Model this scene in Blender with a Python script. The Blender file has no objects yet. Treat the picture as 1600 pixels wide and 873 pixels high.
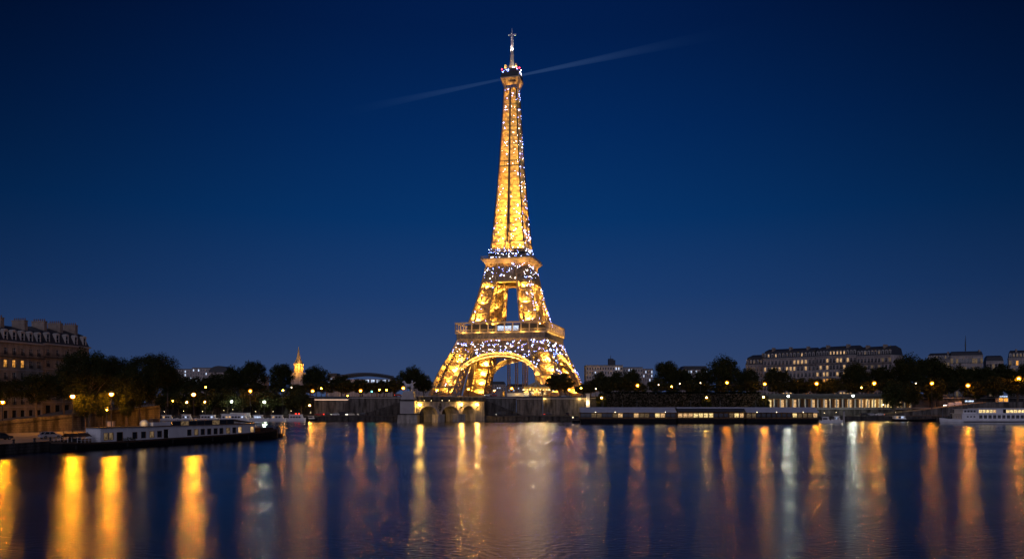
import bpy, math, random
from mathutils import Vector, Matrix
R = math.radians
sc = bpy.context.scene
COL = sc.collection
random.seed(7)

# ------------------------------------------------------------------ camera
F = 1244.4                                  # focal length in photo pixels (1600 wide)
HX, HY, CH = 800.0, 625.0, 10.0             # vanishing point of the view axis, eye height above the water
cd = bpy.data.cameras.new('camera'); cam = bpy.data.objects.new('camera', cd); COL.objects.link(cam)
cam.location = (0, 0, CH); cam.rotation_euler = (R(90), 0, 0)
cd.sensor_width = 36.0; cd.lens = 28.0
cd.shift_y = (HY - 436.5) / 1600.0
cd.clip_start = 0.5; cd.clip_end = 20000
sc.camera = cam

# ------------------------------------------------------------------ world: dusk sky, afterglow behind the camera
W = bpy.data.worlds.new('World'); sc.world = W; W.use_nodes = True
nt = W.node_tree; nt.nodes.clear()
def N(t, **k):
    n = nt.nodes.new(t)
    for a, b in k.items(): setattr(n, a, b)
    return n
def L(a, b): nt.links.new(a, b)
tc = N('ShaderNodeTexCoord'); sep = N('ShaderNodeSeparateXYZ'); L(tc.outputs['Generated'], sep.inputs[0])
rmp = N('ShaderNodeValToRGB'); L(sep.outputs['Z'], rmp.inputs[0])
SKY = [(0.0, (.042, .066, .145)), (0.06, (.0255, .0560, .155)), (0.13, (.0110, .0435, .152)), (0.22, (.0022, .0330, .138)),
       (0.32, (.0008, .0215, .108)), (0.42, (.0005, .0125, .072)), (0.6, (.0004, .006, .045)), (1.0, (.0002, .003, .025))]
el = rmp.color_ramp.elements
while len(el) < len(SKY): el.new(0.5)
for e, (p, c) in zip(el, SKY): e.position = p; e.color = (*c, 1)
# the sky fades sideways away from the dusk glow
ab = N('ShaderNodeMath', operation='ABSOLUTE'); L(sep.outputs['X'], ab.inputs[0])
el_ = N('ShaderNodeMath', operation='MULTIPLY_ADD'); L(sep.outputs['Z'], el_.inputs[0]); el_.inputs[1].default_value = 1.6; el_.inputs[2].default_value = 0.55
sdm = N('ShaderNodeMath', operation='MULTIPLY'); L(ab.outputs[0], sdm.inputs[0]); L(el_.outputs[0], sdm.inputs[1])
rx = N('ShaderNodeMapRange', interpolation_type='SMOOTHSTEP'); L(sdm.outputs[0], rx.inputs[0])
rx.inputs[1].default_value = 0.04; rx.inputs[2].default_value = 0.80; rx.inputs[3].default_value = 1.0; rx.inputs[4].default_value = 0.20
# pale afterglow in the half of the sky behind the camera
gy = N('ShaderNodeMapRange', interpolation_type='SMOOTHSTEP'); L(sep.outputs['Y'], gy.inputs[0])
gy.inputs[1].default_value = -0.15; gy.inputs[2].default_value = -0.95; gy.inputs[3].default_value = 0.0; gy.inputs[4].default_value = 1.0
vm = N('ShaderNodeVectorMath', operation='SCALE'); L(rmp.outputs[0], vm.inputs[0]); L(rx.outputs[0], vm.inputs[3])
gm = N('ShaderNodeVectorMath', operation='SCALE'); gm.inputs[0].default_value = (.25, .22, .30); L(gy.outputs[0], gm.inputs[3])
ad = N('ShaderNodeVectorMath', operation='ADD'); L(vm.outputs[0], ad.inputs[0]); L(gm.outputs[0], ad.inputs[1])
nis = N('ShaderNodeTexSky', sky_type='NISHITA', sun_disc=False); nis.sun_elevation = R(-6); nis.sun_rotation = R(180)
ns = N('ShaderNodeVectorMath', operation='SCALE'); L(nis.outputs[0], ns.inputs[0]); ns.inputs[3].default_value = 0.05
ad2 = N('ShaderNodeVectorMath', operation='ADD'); L(ad.outputs[0], ad2.inputs[0]); L(ns.outputs[0], ad2.inputs[1])
bg = N('ShaderNodeBackground'); L(ad2.outputs[0], bg.inputs[0]); bg.inputs[1].default_value = 1.0
wo = N('ShaderNodeOutputWorld'); L(bg.outputs[0], wo.inputs[0])

# last light of the set sun, a broad faint glow from behind the camera
sd = bpy.data.lights.new('dusk_glow', 'SUN'); sd.energy = 0.22; sd.angle = R(50); sd.color = (.86, .84, 1.0)
so = bpy.data.objects.new('dusk_glow', sd); COL.objects.link(so); so.rotation_euler = (R(68), 0, R(-12))
sc.view_settings.view_transform = 'Standard'; sc.view_settings.look = 'None'
sc.view_settings.exposure = 0.0; sc.view_settings.gamma = 1.0
sc.render.engine = 'CYCLES'
cy = sc.cycles
cy.use_denoising = True; cy.use_adaptive_sampling = True; cy.adaptive_threshold = 0.004
cy.max_bounces = 5; cy.diffuse_bounces = 2; cy.glossy_bounces = 3; cy.transmission_bounces = 3; cy.volume_bounces = 0
cy.sample_clamp_indirect = 8.0; cy.caustics_reflective = False; cy.caustics_refractive = False
cy.use_light_tree = True

# ------------------------------------------------------------------ helpers
def X(px, Y): return (px - HX) * Y / F
def Z(py, Y): return CH + (HY - py) * Y / F
def P(px, py, Y): return Vector((X(px, Y), Y, Z(py, Y)))

class MB:
    """collects faces, builds one mesh object"""
    def __init__(s): s.v = []; s.f = []
    def add(s, vs, fs):
        o = len(s.v); s.v += [tuple(v) for v in vs]; s.f += [tuple(i + o for i in f) for f in fs]; return s
    def quad(s, a, b, c, d): return s.add([a, b, c, d], [(0, 1, 2, 3)])
    def box(s, x0, x1, y0, y1, z0, z1):
        return s.add([(x0, y0, z0), (x1, y0, z0), (x1, y1, z0), (x0, y1, z0), (x0, y0, z1), (x1, y0, z1), (x1, y1, z1), (x0, y1, z1)],
                     [(0, 3, 2, 1), (4, 5, 6, 7), (0, 1, 5, 4), (1, 2, 6, 5), (2, 3, 7, 6), (3, 0, 4, 7)])
    def hexa(s, lo, hi):
        """lo, hi: four points each, same order"""
        return s.add(list(lo) + list(hi), [(0, 3, 2, 1), (4, 5, 6, 7), (0, 1, 5, 4), (1, 2, 6, 5), (2, 3, 7, 6), (3, 0, 4, 7)])
    def beam(s, p, q, w, h=None, caps=False):
        p, q = Vector(p), Vector(q); d = q - p
        if d.length < 1e-6: return s
        d.normalize(); h = h or w
        u = d.cross(Vector((0, 0, 1)))
        if u.length < 1e-3: u = Vector((1, 0, 0))
        u.normalize(); n = d.cross(u).normalized(); u = u * w / 2; n = n * h / 2
        vs = [p - u - n, p + u - n, p + u + n, p - u + n, q - u - n, q + u - n, q + u + n, q - u + n]
        fs = [(0, 1, 5, 4), (1, 2, 6, 5), (2, 3, 7, 6), (3, 0, 4, 7)]
        if caps: fs += [(0, 3, 2, 1), (4, 5, 6, 7)]
        return s.add(vs, fs)
    def tube(s, p, q, r0, r1=None, n=8, caps=True):
        p, q = Vector(p), Vector(q); r1 = r0 if r1 is None else r1
        d = (q - p).normalized(); u = d.cross(Vector((0, 0, 1)))
        if u.length < 1e-3: u = Vector((1, 0, 0))
        u.normalize(); w = d.cross(u)
        vs = []
        for c, r in ((p, r0), (q, r1)):
            for i in range(n):
                a = 2 * math.pi * i / n; vs.append(c + u * (r * math.cos(a)) + w * (r * math.sin(a)))
        fs = [(i, (i + 1) % n, n + (i + 1) % n, n + i) for i in range(n)]
        if caps: fs += [tuple(range(n - 1, -1, -1)), tuple(range(n, 2 * n))]
        return s.add(vs, fs)
    def lathe(s, prof, n=12, c=(0, 0, 0)):
        vs = []; c = Vector(c)
        for r, z in prof:
            for i in range(n):
                a = 2 * math.pi * i / n; vs.append(c + Vector((r * math.cos(a), r * math.sin(a), z)))
        fs = []
        for j in range(len(prof) - 1):
            for i in range(n): fs.append((j * n + i, j * n + (i + 1) % n, (j + 1) * n + (i + 1) % n, (j + 1) * n + i))
        fs += [tuple(range(n - 1, -1, -1)), tuple(range((len(prof) - 1) * n, len(prof) * n))]
        return s.add(vs, fs)
    def ball(s, c, r, n=8, m=5, sz=1.0):
        return s.lathe([(max(r * math.sin(math.pi * j / m), 1e-3), -r * sz * math.cos(math.pi * j / m)) for j in range(m + 1)], n, c)
    def octa(s, c, r):
        c = Vector(c)
        return s.add([c + Vector(k) * r for k in ((1, 0, 0), (0, 1, 0), (-1, 0, 0), (0, -1, 0), (0, 0, 1), (0, 0, -1))],
                     [(0, 1, 4), (1, 2, 4), (2, 3, 4), (3, 0, 4), (1, 0, 5), (2, 1, 5), (3, 2, 5), (0, 3, 5)])
    def prism(s, poly, y0, y1, axis='y'):
        """poly in (x,z), extruded along y (or 'x': poly in (y,z); 'z': poly in (x,y))"""
        f = {'y': lambda a, b, t: (a, t, b), 'x': lambda a, b, t: (t, a, b), 'z': lambda a, b, t: (a, b, t)}[axis]
        n = len(poly)
        vs = [f(a, b, y0) for a, b in poly] + [f(a, b, y1) for a, b in poly]
        return s.add(vs, [tuple(range(n)), tuple(range(2 * n - 1, n - 1, -1))] + [(i, n + i, n + (i + 1) % n, (i + 1) % n) for i in range(n)])
    def build(s, name, m, parent=None, smooth=False, loc=None, rz=None):
        me = bpy.data.meshes.new(name); me.from_pydata(s.v, [], s.f); me.update()
        if smooth: me.polygons.foreach_set('use_smooth', [True] * len(me.polygons))
        if m is not None: me.materials.append(m)
        o = bpy.data.objects.new(name, me); COL.objects.link(o)
        if parent is not None: o.parent = parent
        if loc is not None: o.location = loc
        if rz is not None: o.rotation_euler = (0, 0, rz)
        return o

def tag(o, label=None, cat=None, group=None, kind=None):
    for k, v in (('label', label), ('category', cat), ('group', group), ('kind', kind)):
        if v: o[k] = v
    return o
def thing(name, label, cat, loc=(0, 0, 0), rz=0.0, group=None, scale=None):
    o = bpy.data.objects.new(name, None); COL.objects.link(o); o.empty_display_size = 0.5
    o.location = loc; o.rotation_euler = (0, 0, rz)
    if scale is not None: o.scale = scale
    return tag(o, label, cat, group, 'thing')
def inst(src, name, parent, loc=(0, 0, 0), rz=0.0, scale=None):
    """another object on the same mesh"""
    o = bpy.data.objects.new(name, src if isinstance(src, bpy.types.Mesh) else src.data); COL.objects.link(o)
    o.parent = parent; o.location = loc; o.rotation_euler = (0, 0, rz)
    if scale is not None: o.scale = scale
    return o
def kids(o): return [c for c in bpy.data.objects if c.parent is o]
CH_CACHE = {}
def copy_tree(o, parent=None):
    if o.name not in CH_CACHE: CH_CACHE[o.name] = kids(o)
    c = o.copy(); COL.objects.link(c)
    if parent is not None: c.parent = parent
    for ch in CH_CACHE[o.name]: copy_tree(ch, c)
    return c
def lamp(name, loc, power, color, parent=None, radius=0.3, up=False):
    d = bpy.data.lights.new(name, 'SPOT' if up else 'POINT'); d.energy = power; d.color = color; d.shadow_soft_size = radius
    o = bpy.data.objects.new(name, d); COL.objects.link(o); o.location = loc
    if up: d.spot_size = R(168); d.spot_blend = .35; o.rotation_euler = (math.pi, 0, 0)
    if parent is not None: o.parent = parent
    return o

# ------------------------------------------------------------------ materials
def mat(name, c1, c2=None, rough=0.8, scale=1.0, metal=0.0, detail=4.0, spec=0.3, bump=0.0, stretch=None):
    m = bpy.data.materials.new(name); m.use_nodes = True; t = m.node_tree; b = t.nodes['Principled BSDF']
    b.inputs['Roughness'].default_value = rough; b.inputs['Metallic'].default_value = metal
    b.inputs['Specular IOR Level'].default_value = spec
    c2 = c2 or tuple(x * 0.65 for x in c1)
    co = t.nodes.new('ShaderNodeTexCoord'); mp = t.nodes.new('ShaderNodeMapping'); t.links.new(co.outputs['Object'], mp.inputs[0])
    if stretch: mp.inputs['Scale'].default_value = stretch
    nz = t.nodes.new('ShaderNodeTexNoise'); t.links.new(mp.outputs[0], nz.inputs['Vector'])
    nz.inputs['Scale'].default_value = scale; nz.inputs['Detail'].default_value = detail; nz.inputs['Roughness'].default_value = 0.62
    r = t.nodes.new('ShaderNodeValToRGB'); t.links.new(nz.outputs['Fac'], r.inputs[0])
    r.color_ramp.elements[0].position = 0.32; r.color_ramp.elements[0].color = (*c2, 1)
    r.color_ramp.elements[1].position = 0.68; r.color_ramp.elements[1].color = (*c1, 1)
    t.links.new(r.outputs[0], b.inputs['Base Color'])
    if bump:
        bp = t.nodes.new('ShaderNodeBump'); bp.inputs['Strength'].default_value = bump; t.links.new(nz.outputs['Fac'], bp.inputs['Height']); t.links.new(bp.outputs[0], b.inputs['Normal'])
    return m
def masonry(name, c1, c2, mortar, bw=1.1, bh=0.5, stain=0.25, rough=0.9):
    """coursed stone with run-down stains, mapped on the face's own horizontal run and height"""
    m = bpy.data.materials.new(name); m.use_nodes = True; t = m.node_tree; b = t.nodes['Principled BSDF']; b.inputs['Roughness'].default_value = rough
    b.inputs['Specular IOR Level'].default_value = 0.2
    co = t.nodes.new('ShaderNodeTexCoord'); s = t.nodes.new('ShaderNodeSeparateXYZ'); t.links.new(co.outputs['Object'], s.inputs[0])
    ma = t.nodes.new('ShaderNodeMath'); ma.operation = 'ADD'; t.links.new(s.outputs[0], ma.inputs[0]); t.links.new(s.outputs[1], ma.inputs[1])
    cb = t.nodes.new('ShaderNodeCombineXYZ'); t.links.new(ma.outputs[0], cb.inputs[0]); t.links.new(s.outputs[2], cb.inputs[1])
    br = t.nodes.new('ShaderNodeTexBrick'); t.links.new(cb.outputs[0], br.inputs['Vector'])
    br.inputs['Color1'].default_value = (*c1, 1); br.inputs['Color2'].default_value = (*c2, 1); br.inputs['Mortar'].default_value = (*mortar, 1)
    br.inputs['Scale'].default_value = 1.0; br.inputs['Brick Width'].default_value = bw; br.inputs['Row Height'].default_value = bh; br.inputs['Mortar Size'].default_value = 0.03
    mp = t.nodes.new('ShaderNodeMapping'); t.links.new(co.outputs['Object'], mp.inputs[0]); mp.inputs['Scale'].default_value = (0.7, 0.7, 0.12)
    nz = t.nodes.new('ShaderNodeTexNoise'); t.links.new(mp.outputs[0], nz.inputs['Vector']); nz.inputs['Scale'].default_value = 0.9; nz.inputs['Detail'].default_value = 6
    r = t.nodes.new('ShaderNodeMapRange'); t.links.new(nz.outputs['Fac'], r.inputs[0]); r.inputs[1].default_value = 0.35; r.inputs[2].default_value = 0.62
    r.inputs[3].default_value = stain; r.inputs[4].default_value = 1.0
    mx = t.nodes.new('ShaderNodeMix'); mx.data_type = 'RGBA'; mx.blend_type = 'MULTIPLY'; mx.inputs[0].default_value = 1.0
    t.links.new(br.outputs[0], mx.inputs[6]); t.links.new(r.outputs[0], mx.inputs[7]); t.links.new(mx.outputs[2], b.inputs['Base Color'])
    return m
def emit(name, c, s, samp=True):
    m = bpy.data.materials.new(name); m.use_nodes = True; t = m.node_tree; t.nodes.clear()
    e = t.nodes.new('ShaderNodeEmission'); e.inputs[0].default_value = (*c, 1); e.inputs[1].default_value = s
    if not samp: m.cycles.emission_sampling = 'NONE'
    o = t.nodes.new('ShaderNodeOutputMaterial'); t.links.new(e.outputs[0], o.inputs[0]); return m
def lit_window(name, c, s):
    """a lit room behind glass: uneven glow, curtains at the sides"""
    m = bpy.data.materials.new(name); m.use_nodes = True; t = m.node_tree; t.nodes.clear()
    co = t.nodes.new('ShaderNodeTexCoord'); nz = t.nodes.new('ShaderNodeTexNoise'); nz.inputs['Scale'].default_value = 1.6; nz.inputs['Detail'].default_value = 2
    oi = t.nodes.new('ShaderNodeNewGeometry'); t.links.new(oi.outputs['Position'], nz.inputs['Vector'])
    r = t.nodes.new('ShaderNodeMapRange'); t.links.new(nz.outputs['Fac'], r.inputs[0]); r.inputs[1].default_value = 0.3; r.inputs[2].default_value = 0.7; r.inputs[3].default_value = s * 0.25; r.inputs[4].default_value = s * 1.5
    e = t.nodes.new('ShaderNodeEmission'); e.inputs[0].default_value = (*c, 1); t.links.new(r.outputs[0], e.inputs[1]); m.cycles.emission_sampling = 'NONE'
    o = t.nodes.new('ShaderNodeOutputMaterial'); t.links.new(e.outputs[0], o.inputs[0]); return m
def leafmat(name, c1, c2):
    m = bpy.data.materials.new(name); m.use_nodes = True; t = m.node_tree; t.nodes.clear()
    g = t.nodes.new('ShaderNodeNewGeometry'); nz = t.nodes.new('ShaderNodeTexNoise'); nz.inputs['Scale'].default_value = 0.6; nz.inputs['Detail'].default_value = 3
    t.links.new(g.outputs['Position'], nz.inputs['Vector'])
    r = t.nodes.new('ShaderNodeValToRGB'); t.links.new(nz.outputs['Fac'], r.inputs[0])
    r.color_ramp.elements[0].position = .35; r.color_ramp.elements[0].color = (*c2, 1); r.color_ramp.elements[1].position = .65; r.color_ramp.elements[1].color = (*c1, 1)
    d = t.nodes.new('ShaderNodeBsdfDiffuse'); tr = t.nodes.new('ShaderNodeBsdfTranslucent'); t.links.new(r.outputs[0], d.inputs[0]); t.links.new(r.outputs[0], tr.inputs[0])
    mx = t.nodes.new('ShaderNodeMixShader'); mx.inputs[0].default_value = 0.2; t.links.new(d.outputs[0], mx.inputs[1]); t.links.new(tr.outputs[0], mx.inputs[2])
    o = t.nodes.new('ShaderNodeOutputMaterial'); t.links.new(mx.outputs[0], o.inputs[0]); return m
def glass_dark(name, c=(.012, .014, .02), rough=0.08):
    m = bpy.data.materials.new(name); m.use_nodes = True; b = m.node_tree.nodes['Principled BSDF']
    b.inputs['Base Color'].default_value = (*c, 1); b.inputs['Roughness'].default_value = rough; b.inputs['Specular IOR Level'].default_value = 0.6; return m

M = {}
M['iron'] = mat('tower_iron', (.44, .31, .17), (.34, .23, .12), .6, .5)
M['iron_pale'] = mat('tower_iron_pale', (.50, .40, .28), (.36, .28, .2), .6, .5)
M['iron_arch'] = mat('lit_arch_iron', (.62, .46, .26), (.5, .36, .2), .6, .5)  # brighter copy of the tower iron, its lit gold put into the colour
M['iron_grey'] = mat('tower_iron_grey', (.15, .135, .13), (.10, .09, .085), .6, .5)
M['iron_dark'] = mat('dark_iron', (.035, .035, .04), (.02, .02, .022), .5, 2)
M['asphalt'] = mat('asphalt', (.085, .08, .075), (.05, .048, .045), .85, .8, bump=.1)
M['paving'] = mat('quay_paving', (.30, .27, .23), (.19, .17, .15), .85, .35)
M['earth'] = mat('ground_earth', (.09, .08, .06), (.05, .05, .04), .95, .1)
M['stone'] = masonry('quay_stone', (.19, .17, .15), (.15, .135, .12), (.07, .065, .06), 1.2, .55)
M['stone_dark'] = masonry('dark_quay_stone', (.10, .09, .085), (.075, .07, .065), (.03, .03, .03), 1.2, .55)  # darker copy of the quay stone, for walls, mouldings and cornices
M['stone_pale'] = masonry('pale_bridge_stone', (.46, .42, .36), (.41, .375, .32), (.28, .25, .22), 1.3, .6, stain=.55)
M['facade'] = masonry('limestone_facade', (.42, .36, .29), (.38, .32, .26), (.27, .23, .18), .9, .45, stain=.6)
M['facade_grey'] = masonry('grey_limestone_facade', (.52, .45, .42), (.46, .40, .37), (.25, .22, .2), .9, .45, stain=.55)
M['concrete'] = mat('pale_concrete', (.42, .40, .38), (.33, .31, .30), .85, .25)
M['slate'] = mat('slate_roof', (.050, .055, .068), (.03, .033, .042), .55, 1.5)
M['zinc'] = mat('zinc_roof', (.16, .17, .19), (.10, .11, .125), .5, .6)
M['chimney'] = mat('chimney_render', (.33, .27, .22), (.22, .18, .15), .9, .8)
M['clay'] = mat('clay_pots', (.25, .11, .06), (.16, .07, .04), .8, 2)
M['white_paint'] = mat('white_boat_paint', (.78, .78, .78), (.62, .62, .63), .45, .5, stretch=(1, 1, .3))
M['cream_paint'] = mat('cream_paint', (.70, .66, .58), (.55, .52, .46), .5, .6)
M['hull_black'] = mat('black_hull_paint', (.012, .012, .014), (.006, .006, .007), .6, .8, spec=.1)
M['hull_rust'] = mat('rusty_hull', (.09, .05, .03), (.03, .022, .018), .7, .9)
M['wood'] = mat('deck_wood', (.22, .13, .07), (.13, .08, .045), .7, 2, stretch=(1, 6, 1))
M['awning'] = mat('pale_awning_cloth', (.46, .48, .56), (.36, .38, .45), .7, .6)
M['grey_roof'] = mat('grey_flat_roof', (.13, .13, .125), (.08, .08, .08), .8, .5)
M['bark'] = mat('plane_tree_bark', (.17, .13, .09), (.09, .07, .05), .95, 2.5)
M['leaf'] = leafmat('plane_leaves', (.046, .054, .020), (.024, .030, .012))
M['leaf_dark'] = leafmat('dark_leaves', (.060, .064, .026), (.030, .036, .016))
M['ivy'] = leafmat('ivy_leaves', (.013, .018, .009), (.008, .011, .006))
M['glass'] = glass_dark('dark_glass')
M['win_white'] = mat('window_paint', (.55, .53, .5), (.45, .43, .4), .6, 2)
M['lit_warm'] = lit_window('lit_room_amber', (1, .42, .07), 1.1)
M['lit_soft'] = lit_window('lit_room_soft', (1, .60, .27), .75)
M['lit_dim'] = lit_window('lit_room_dim', (1, .66, .36), .12)
M['lit_cream'] = lit_window('lit_room_cream', (1, .72, .30), 1.1)
M['lit_cold'] = lit_window('lit_panel_cold', (.62, .74, 1), 1.2)
AMBER = (1.0, .35, .010); CREAM = (1.0, .62, .22); COLD = (.86, 1.0, .84)
M['bulb_amber'] = emit('amber_lamp_glow', (1.0, .32, .012), 330)
M['bulb_amber_bright'] = emit('bright_amber_lamp_glow', (1.0, .32, .012), 700)
M['bulb_amber_near'] = emit('near_amber_lamp_glow', (1.0, .345, .010), 1700)
M['bulb_amber_dim'] = emit('dim_amber_lamp_glow', (1.0, .36, .02), 130)
M['bulb_gold'] = emit('gold_lamp_glow', (1.0, .50, .08), 500)
M['bulb_white'] = emit('white_lamp_glow', (.90, 1.0, .80), 460)
M['bulb_small'] = emit('small_lamp_glow', (1.0, .72, .38), 12)
def lamp_halo(name, c, s, k):  # see-through glowing shell, added around a bulb to imitate a bloom halo
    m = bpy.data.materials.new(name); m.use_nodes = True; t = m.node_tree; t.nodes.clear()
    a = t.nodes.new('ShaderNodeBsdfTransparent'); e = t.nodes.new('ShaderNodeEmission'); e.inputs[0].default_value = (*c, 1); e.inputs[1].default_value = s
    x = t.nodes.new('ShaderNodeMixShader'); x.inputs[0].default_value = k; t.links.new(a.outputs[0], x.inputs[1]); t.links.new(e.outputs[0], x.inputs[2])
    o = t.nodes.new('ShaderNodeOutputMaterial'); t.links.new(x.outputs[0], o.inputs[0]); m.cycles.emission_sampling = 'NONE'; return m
M['halo_amber'] = lamp_halo('amber_lamp_halo', (1.0, .28, .006), 1.6, .32)
M['halo_white'] = lamp_halo('white_lamp_halo', (.9, 1.0, .8), .9, .22)
M['red_light'] = emit('red_light_glow', (1.0, .03, .015), 14, False)
M['red_beacon'] = emit('red_beacon_glow', (1.0, .03, .06), 10)
M['green_light'] = emit('green_light_glow', (.10, .9, .75), 14, False)
M['head_light'] = emit('headlight_glow', (1, .9, .7), 20)
M['sparkle'] = emit('sparkle_bulb_glow', (.22, .31, 1.0), 48)
M['sparkle_warm'] = emit('warm_sparkle_glow', (1.0, .82, .72), 40)
M['car_silver'] = mat('silver_car_paint', (.45, .46, .48), (.4, .41, .43), .35, 1, metal=.3)
M['car_dark'] = mat('dark_car_paint', (.03, .03, .035), (.02, .02, .025), .35, 1)
M['car_white'] = mat('white_car_paint', (.7, .7, .7), (.6, .6, .6), .4, 1)
M['car_red'] = mat('red_car_paint', (.35, .03, .03), (.25, .02, .02), .4, 1)
M['rubber'] = mat('tyre_rubber', (.02, .02, .02), (.012, .012, .012), .9, 3)
M['bronze'] = mat('weathered_statue_stone', (.66, .65, .66), (.40, .39, .40), .8, 1.5)
M['skin_glass'] = glass_dark('boat_window_glass', (.02, .022, .026), .1)

# ------------------------------------------------------------------ water, ground, quays
def water_mat():
    m = bpy.data.materials.new('river_water'); m.use_nodes = True; t = m.node_tree; b = t.nodes['Principled BSDF']
    def n(ty, **k):
        x = t.nodes.new(ty)
        for a, v in k.items(): setattr(x, a, v)
        return x
    t.nodes.remove(b)
    df = n('ShaderNodeBsdfDiffuse'); df.inputs[0].default_value = (.0008, .007, .019, 1)
    gl = n('ShaderNodeBsdfAnisotropic'); gl.distribution = 'BECKMANN'; gl.inputs['Color'].default_value = (1, 1, 1, 1)
    fr_ = n('ShaderNodeFresnel'); fr_.inputs['IOR'].default_value = 1.34
    mx = n('ShaderNodeMixShader'); t.links.new(fr_.outputs[0], mx.inputs[0]); t.links.new(df.outputs[0], mx.inputs[1]); t.links.new(gl.outputs[0], mx.inputs[2])
    t.links.new(mx.outputs[0], t.nodes['Material Output'].inputs[0])
    co = n('ShaderNodeTexCoord')
    # long calm and ruffled lanes lying across the view
    mp = n('ShaderNodeMapping'); mp.inputs['Scale'].default_value = (.004, .045, 1); t.links.new(co.outputs['Object'], mp.inputs[0])
    nz = n('ShaderNodeTexNoise'); nz.inputs['Scale'].default_value = 1.0; nz.inputs['Detail'].default_value = 1; nz.inputs['Roughness'].default_value = .5; t.links.new(mp.outputs[0], nz.inputs['Vector'])
    mr = n('ShaderNodeMapRange'); t.links.new(nz.outputs['Fac'], mr.inputs[0]); mr.inputs[1].default_value = .36; mr.inputs[2].default_value = .64; mr.inputs[3].default_value = .19; mr.inputs[4].default_value = .265
    t.links.new(mr.outputs[0], gl.inputs['Roughness'])
    # ripples
    m2 = n('ShaderNodeMapping'); m2.inputs['Scale'].default_value = (1.0, 1.6, 1); t.links.new(co.outputs['Object'], m2.inputs[0])
    n2 = n('ShaderNodeTexNoise'); n2.inputs['Scale'].default_value = 1.6; n2.inputs['Detail'].default_value = 4; t.links.new(m2.outputs[0], n2.inputs['Vector'])
    m3 = n('ShaderNodeMapping'); m3.inputs['Scale'].default_value = (.10, .25, 1); t.links.new(co.outputs['Object'], m3.inputs[0])
    n3 = n('ShaderNodeTexNoise'); n3.inputs['Scale'].default_value = 1.0; n3.inputs['Detail'].default_value = 2; t.links.new(m3.outputs[0], n3.inputs['Vector'])
    b1 = n('ShaderNodeBump'); b1.inputs['Strength'].default_value = 1.0; b1.inputs['Distance'].default_value = .07; t.links.new(n2.outputs['Fac'], b1.inputs['Height'])
    b2 = n('ShaderNodeBump'); b2.inputs['Strength'].default_value = 1.0; b2.inputs['Distance'].default_value = .012; t.links.new(n3.outputs['Fac'], b2.inputs['Height']); t.links.new(b1.outputs[0], b2.inputs['Normal'])
    t.links.new(b2.outputs[0], gl.inputs['Normal']); t.links.new(b2.outputs[0], fr_.inputs['Normal'])
    return m
M['water'] = water_mat()
QY = 392.0                                   # line of the far quay
LQ = [(-99, 122), (-94, 146), (-90.8, 163), (-83.5, 180), (-74.5, 202), (-70, 214), (-76, 244)]     # edge of the near-left quay
LZ = 1.9
WL = [(-146, 126), (-132, 170), (-124, 194), (-117.6, 212), (-112, 232), (-108.3, 245)]    # foot of the left retaining wall
def wallx(y):
    for (x0, y0), (x1, y1) in zip(WL, WL[1:]):
        if y <= y1: return x0 + (x1 - x0) * (y - y0) / (y1 - y0)
    return -108.3 - (y - 245) * .53
def ZS(x, y): return 4.0 + .068 * (min(y, 268) - 194) - .053 * min(max(wallx(y) - x, 0), 45)   # the street climbs away from us
BANKX = [(-104, 232), (-190, 396)]           # bank from the end of the left quay round to the far bank
tag(MB().quad((-1500, -120, 0), (1500, -120, 0), (1500, 420, 0), (-1500, 420, 0)).build('water', M['water']), kind='structure')
# high ground behind the far quay, out to the horizon
g = MB()
GZ = 12.0
g.quad((-3000, 416, GZ), (3000, 416, GZ), (9000, 9000, GZ), (-9000, 9000, GZ))
tag(g.build('ground', M['earth']), kind='structure')
tag(MB().box(-190, 620, QY, 416.2, -2, 2.2).build('far_quay_pavement', M['stone_dark']), kind='structure')
tag(MB().quad((-190, QY + .6, 2.204), (620, QY + .6, 2.204), (620, 416, 2.204), (-190, 416, 2.204)).build('far_quay_road', M['asphalt']), kind='structure')
# near-left quay: paved low level, and the higher street behind its wall
q = MB(); pts = LQ + [(-109.5, 245)] + WL[::-1]
q.prism(pts, -2, LZ, 'z'); tag(q.build('left_quay_pavement', M['stone_dark']), kind='structure')
rd = MB(); rp = [(x - 1.0, y) for x, y in LQ] + WL[::-1]
rd.add([(x, y, LZ + .004) for x, y in rp], [tuple(range(len(rp)))]); tag(rd.build('left_quay_road', M['paving']), kind='structure')
u = MB()
ys = [126, 150, 170, 182, 194, 203, 212, 222, 232, 245, 268, 310, 350, 404]
for a, b in zip(ys, ys[1:]):
    for d0, d1 in ((.5, 15), (15, 30), (30, 45), (45, 300)):
        u.quad(*[(wallx(yy) - d, yy, ZS(wallx(yy) - d, yy)) for d, yy in ((d0, a), (d0, b), (d1, b), (d1, a))])
for a, b in zip(ys[9:], ys[10:]):
    u.quad((wallx(a) - .5, a, -2), (wallx(b) - .5, b, -2), (wallx(b) - .5, b, ZS(wallx(b) - .5, b)), (wallx(a) - .5, a, ZS(wallx(a) - .5, a)))
tag(u.build('left_street_pavement', M['paving']), kind='structure')
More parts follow.
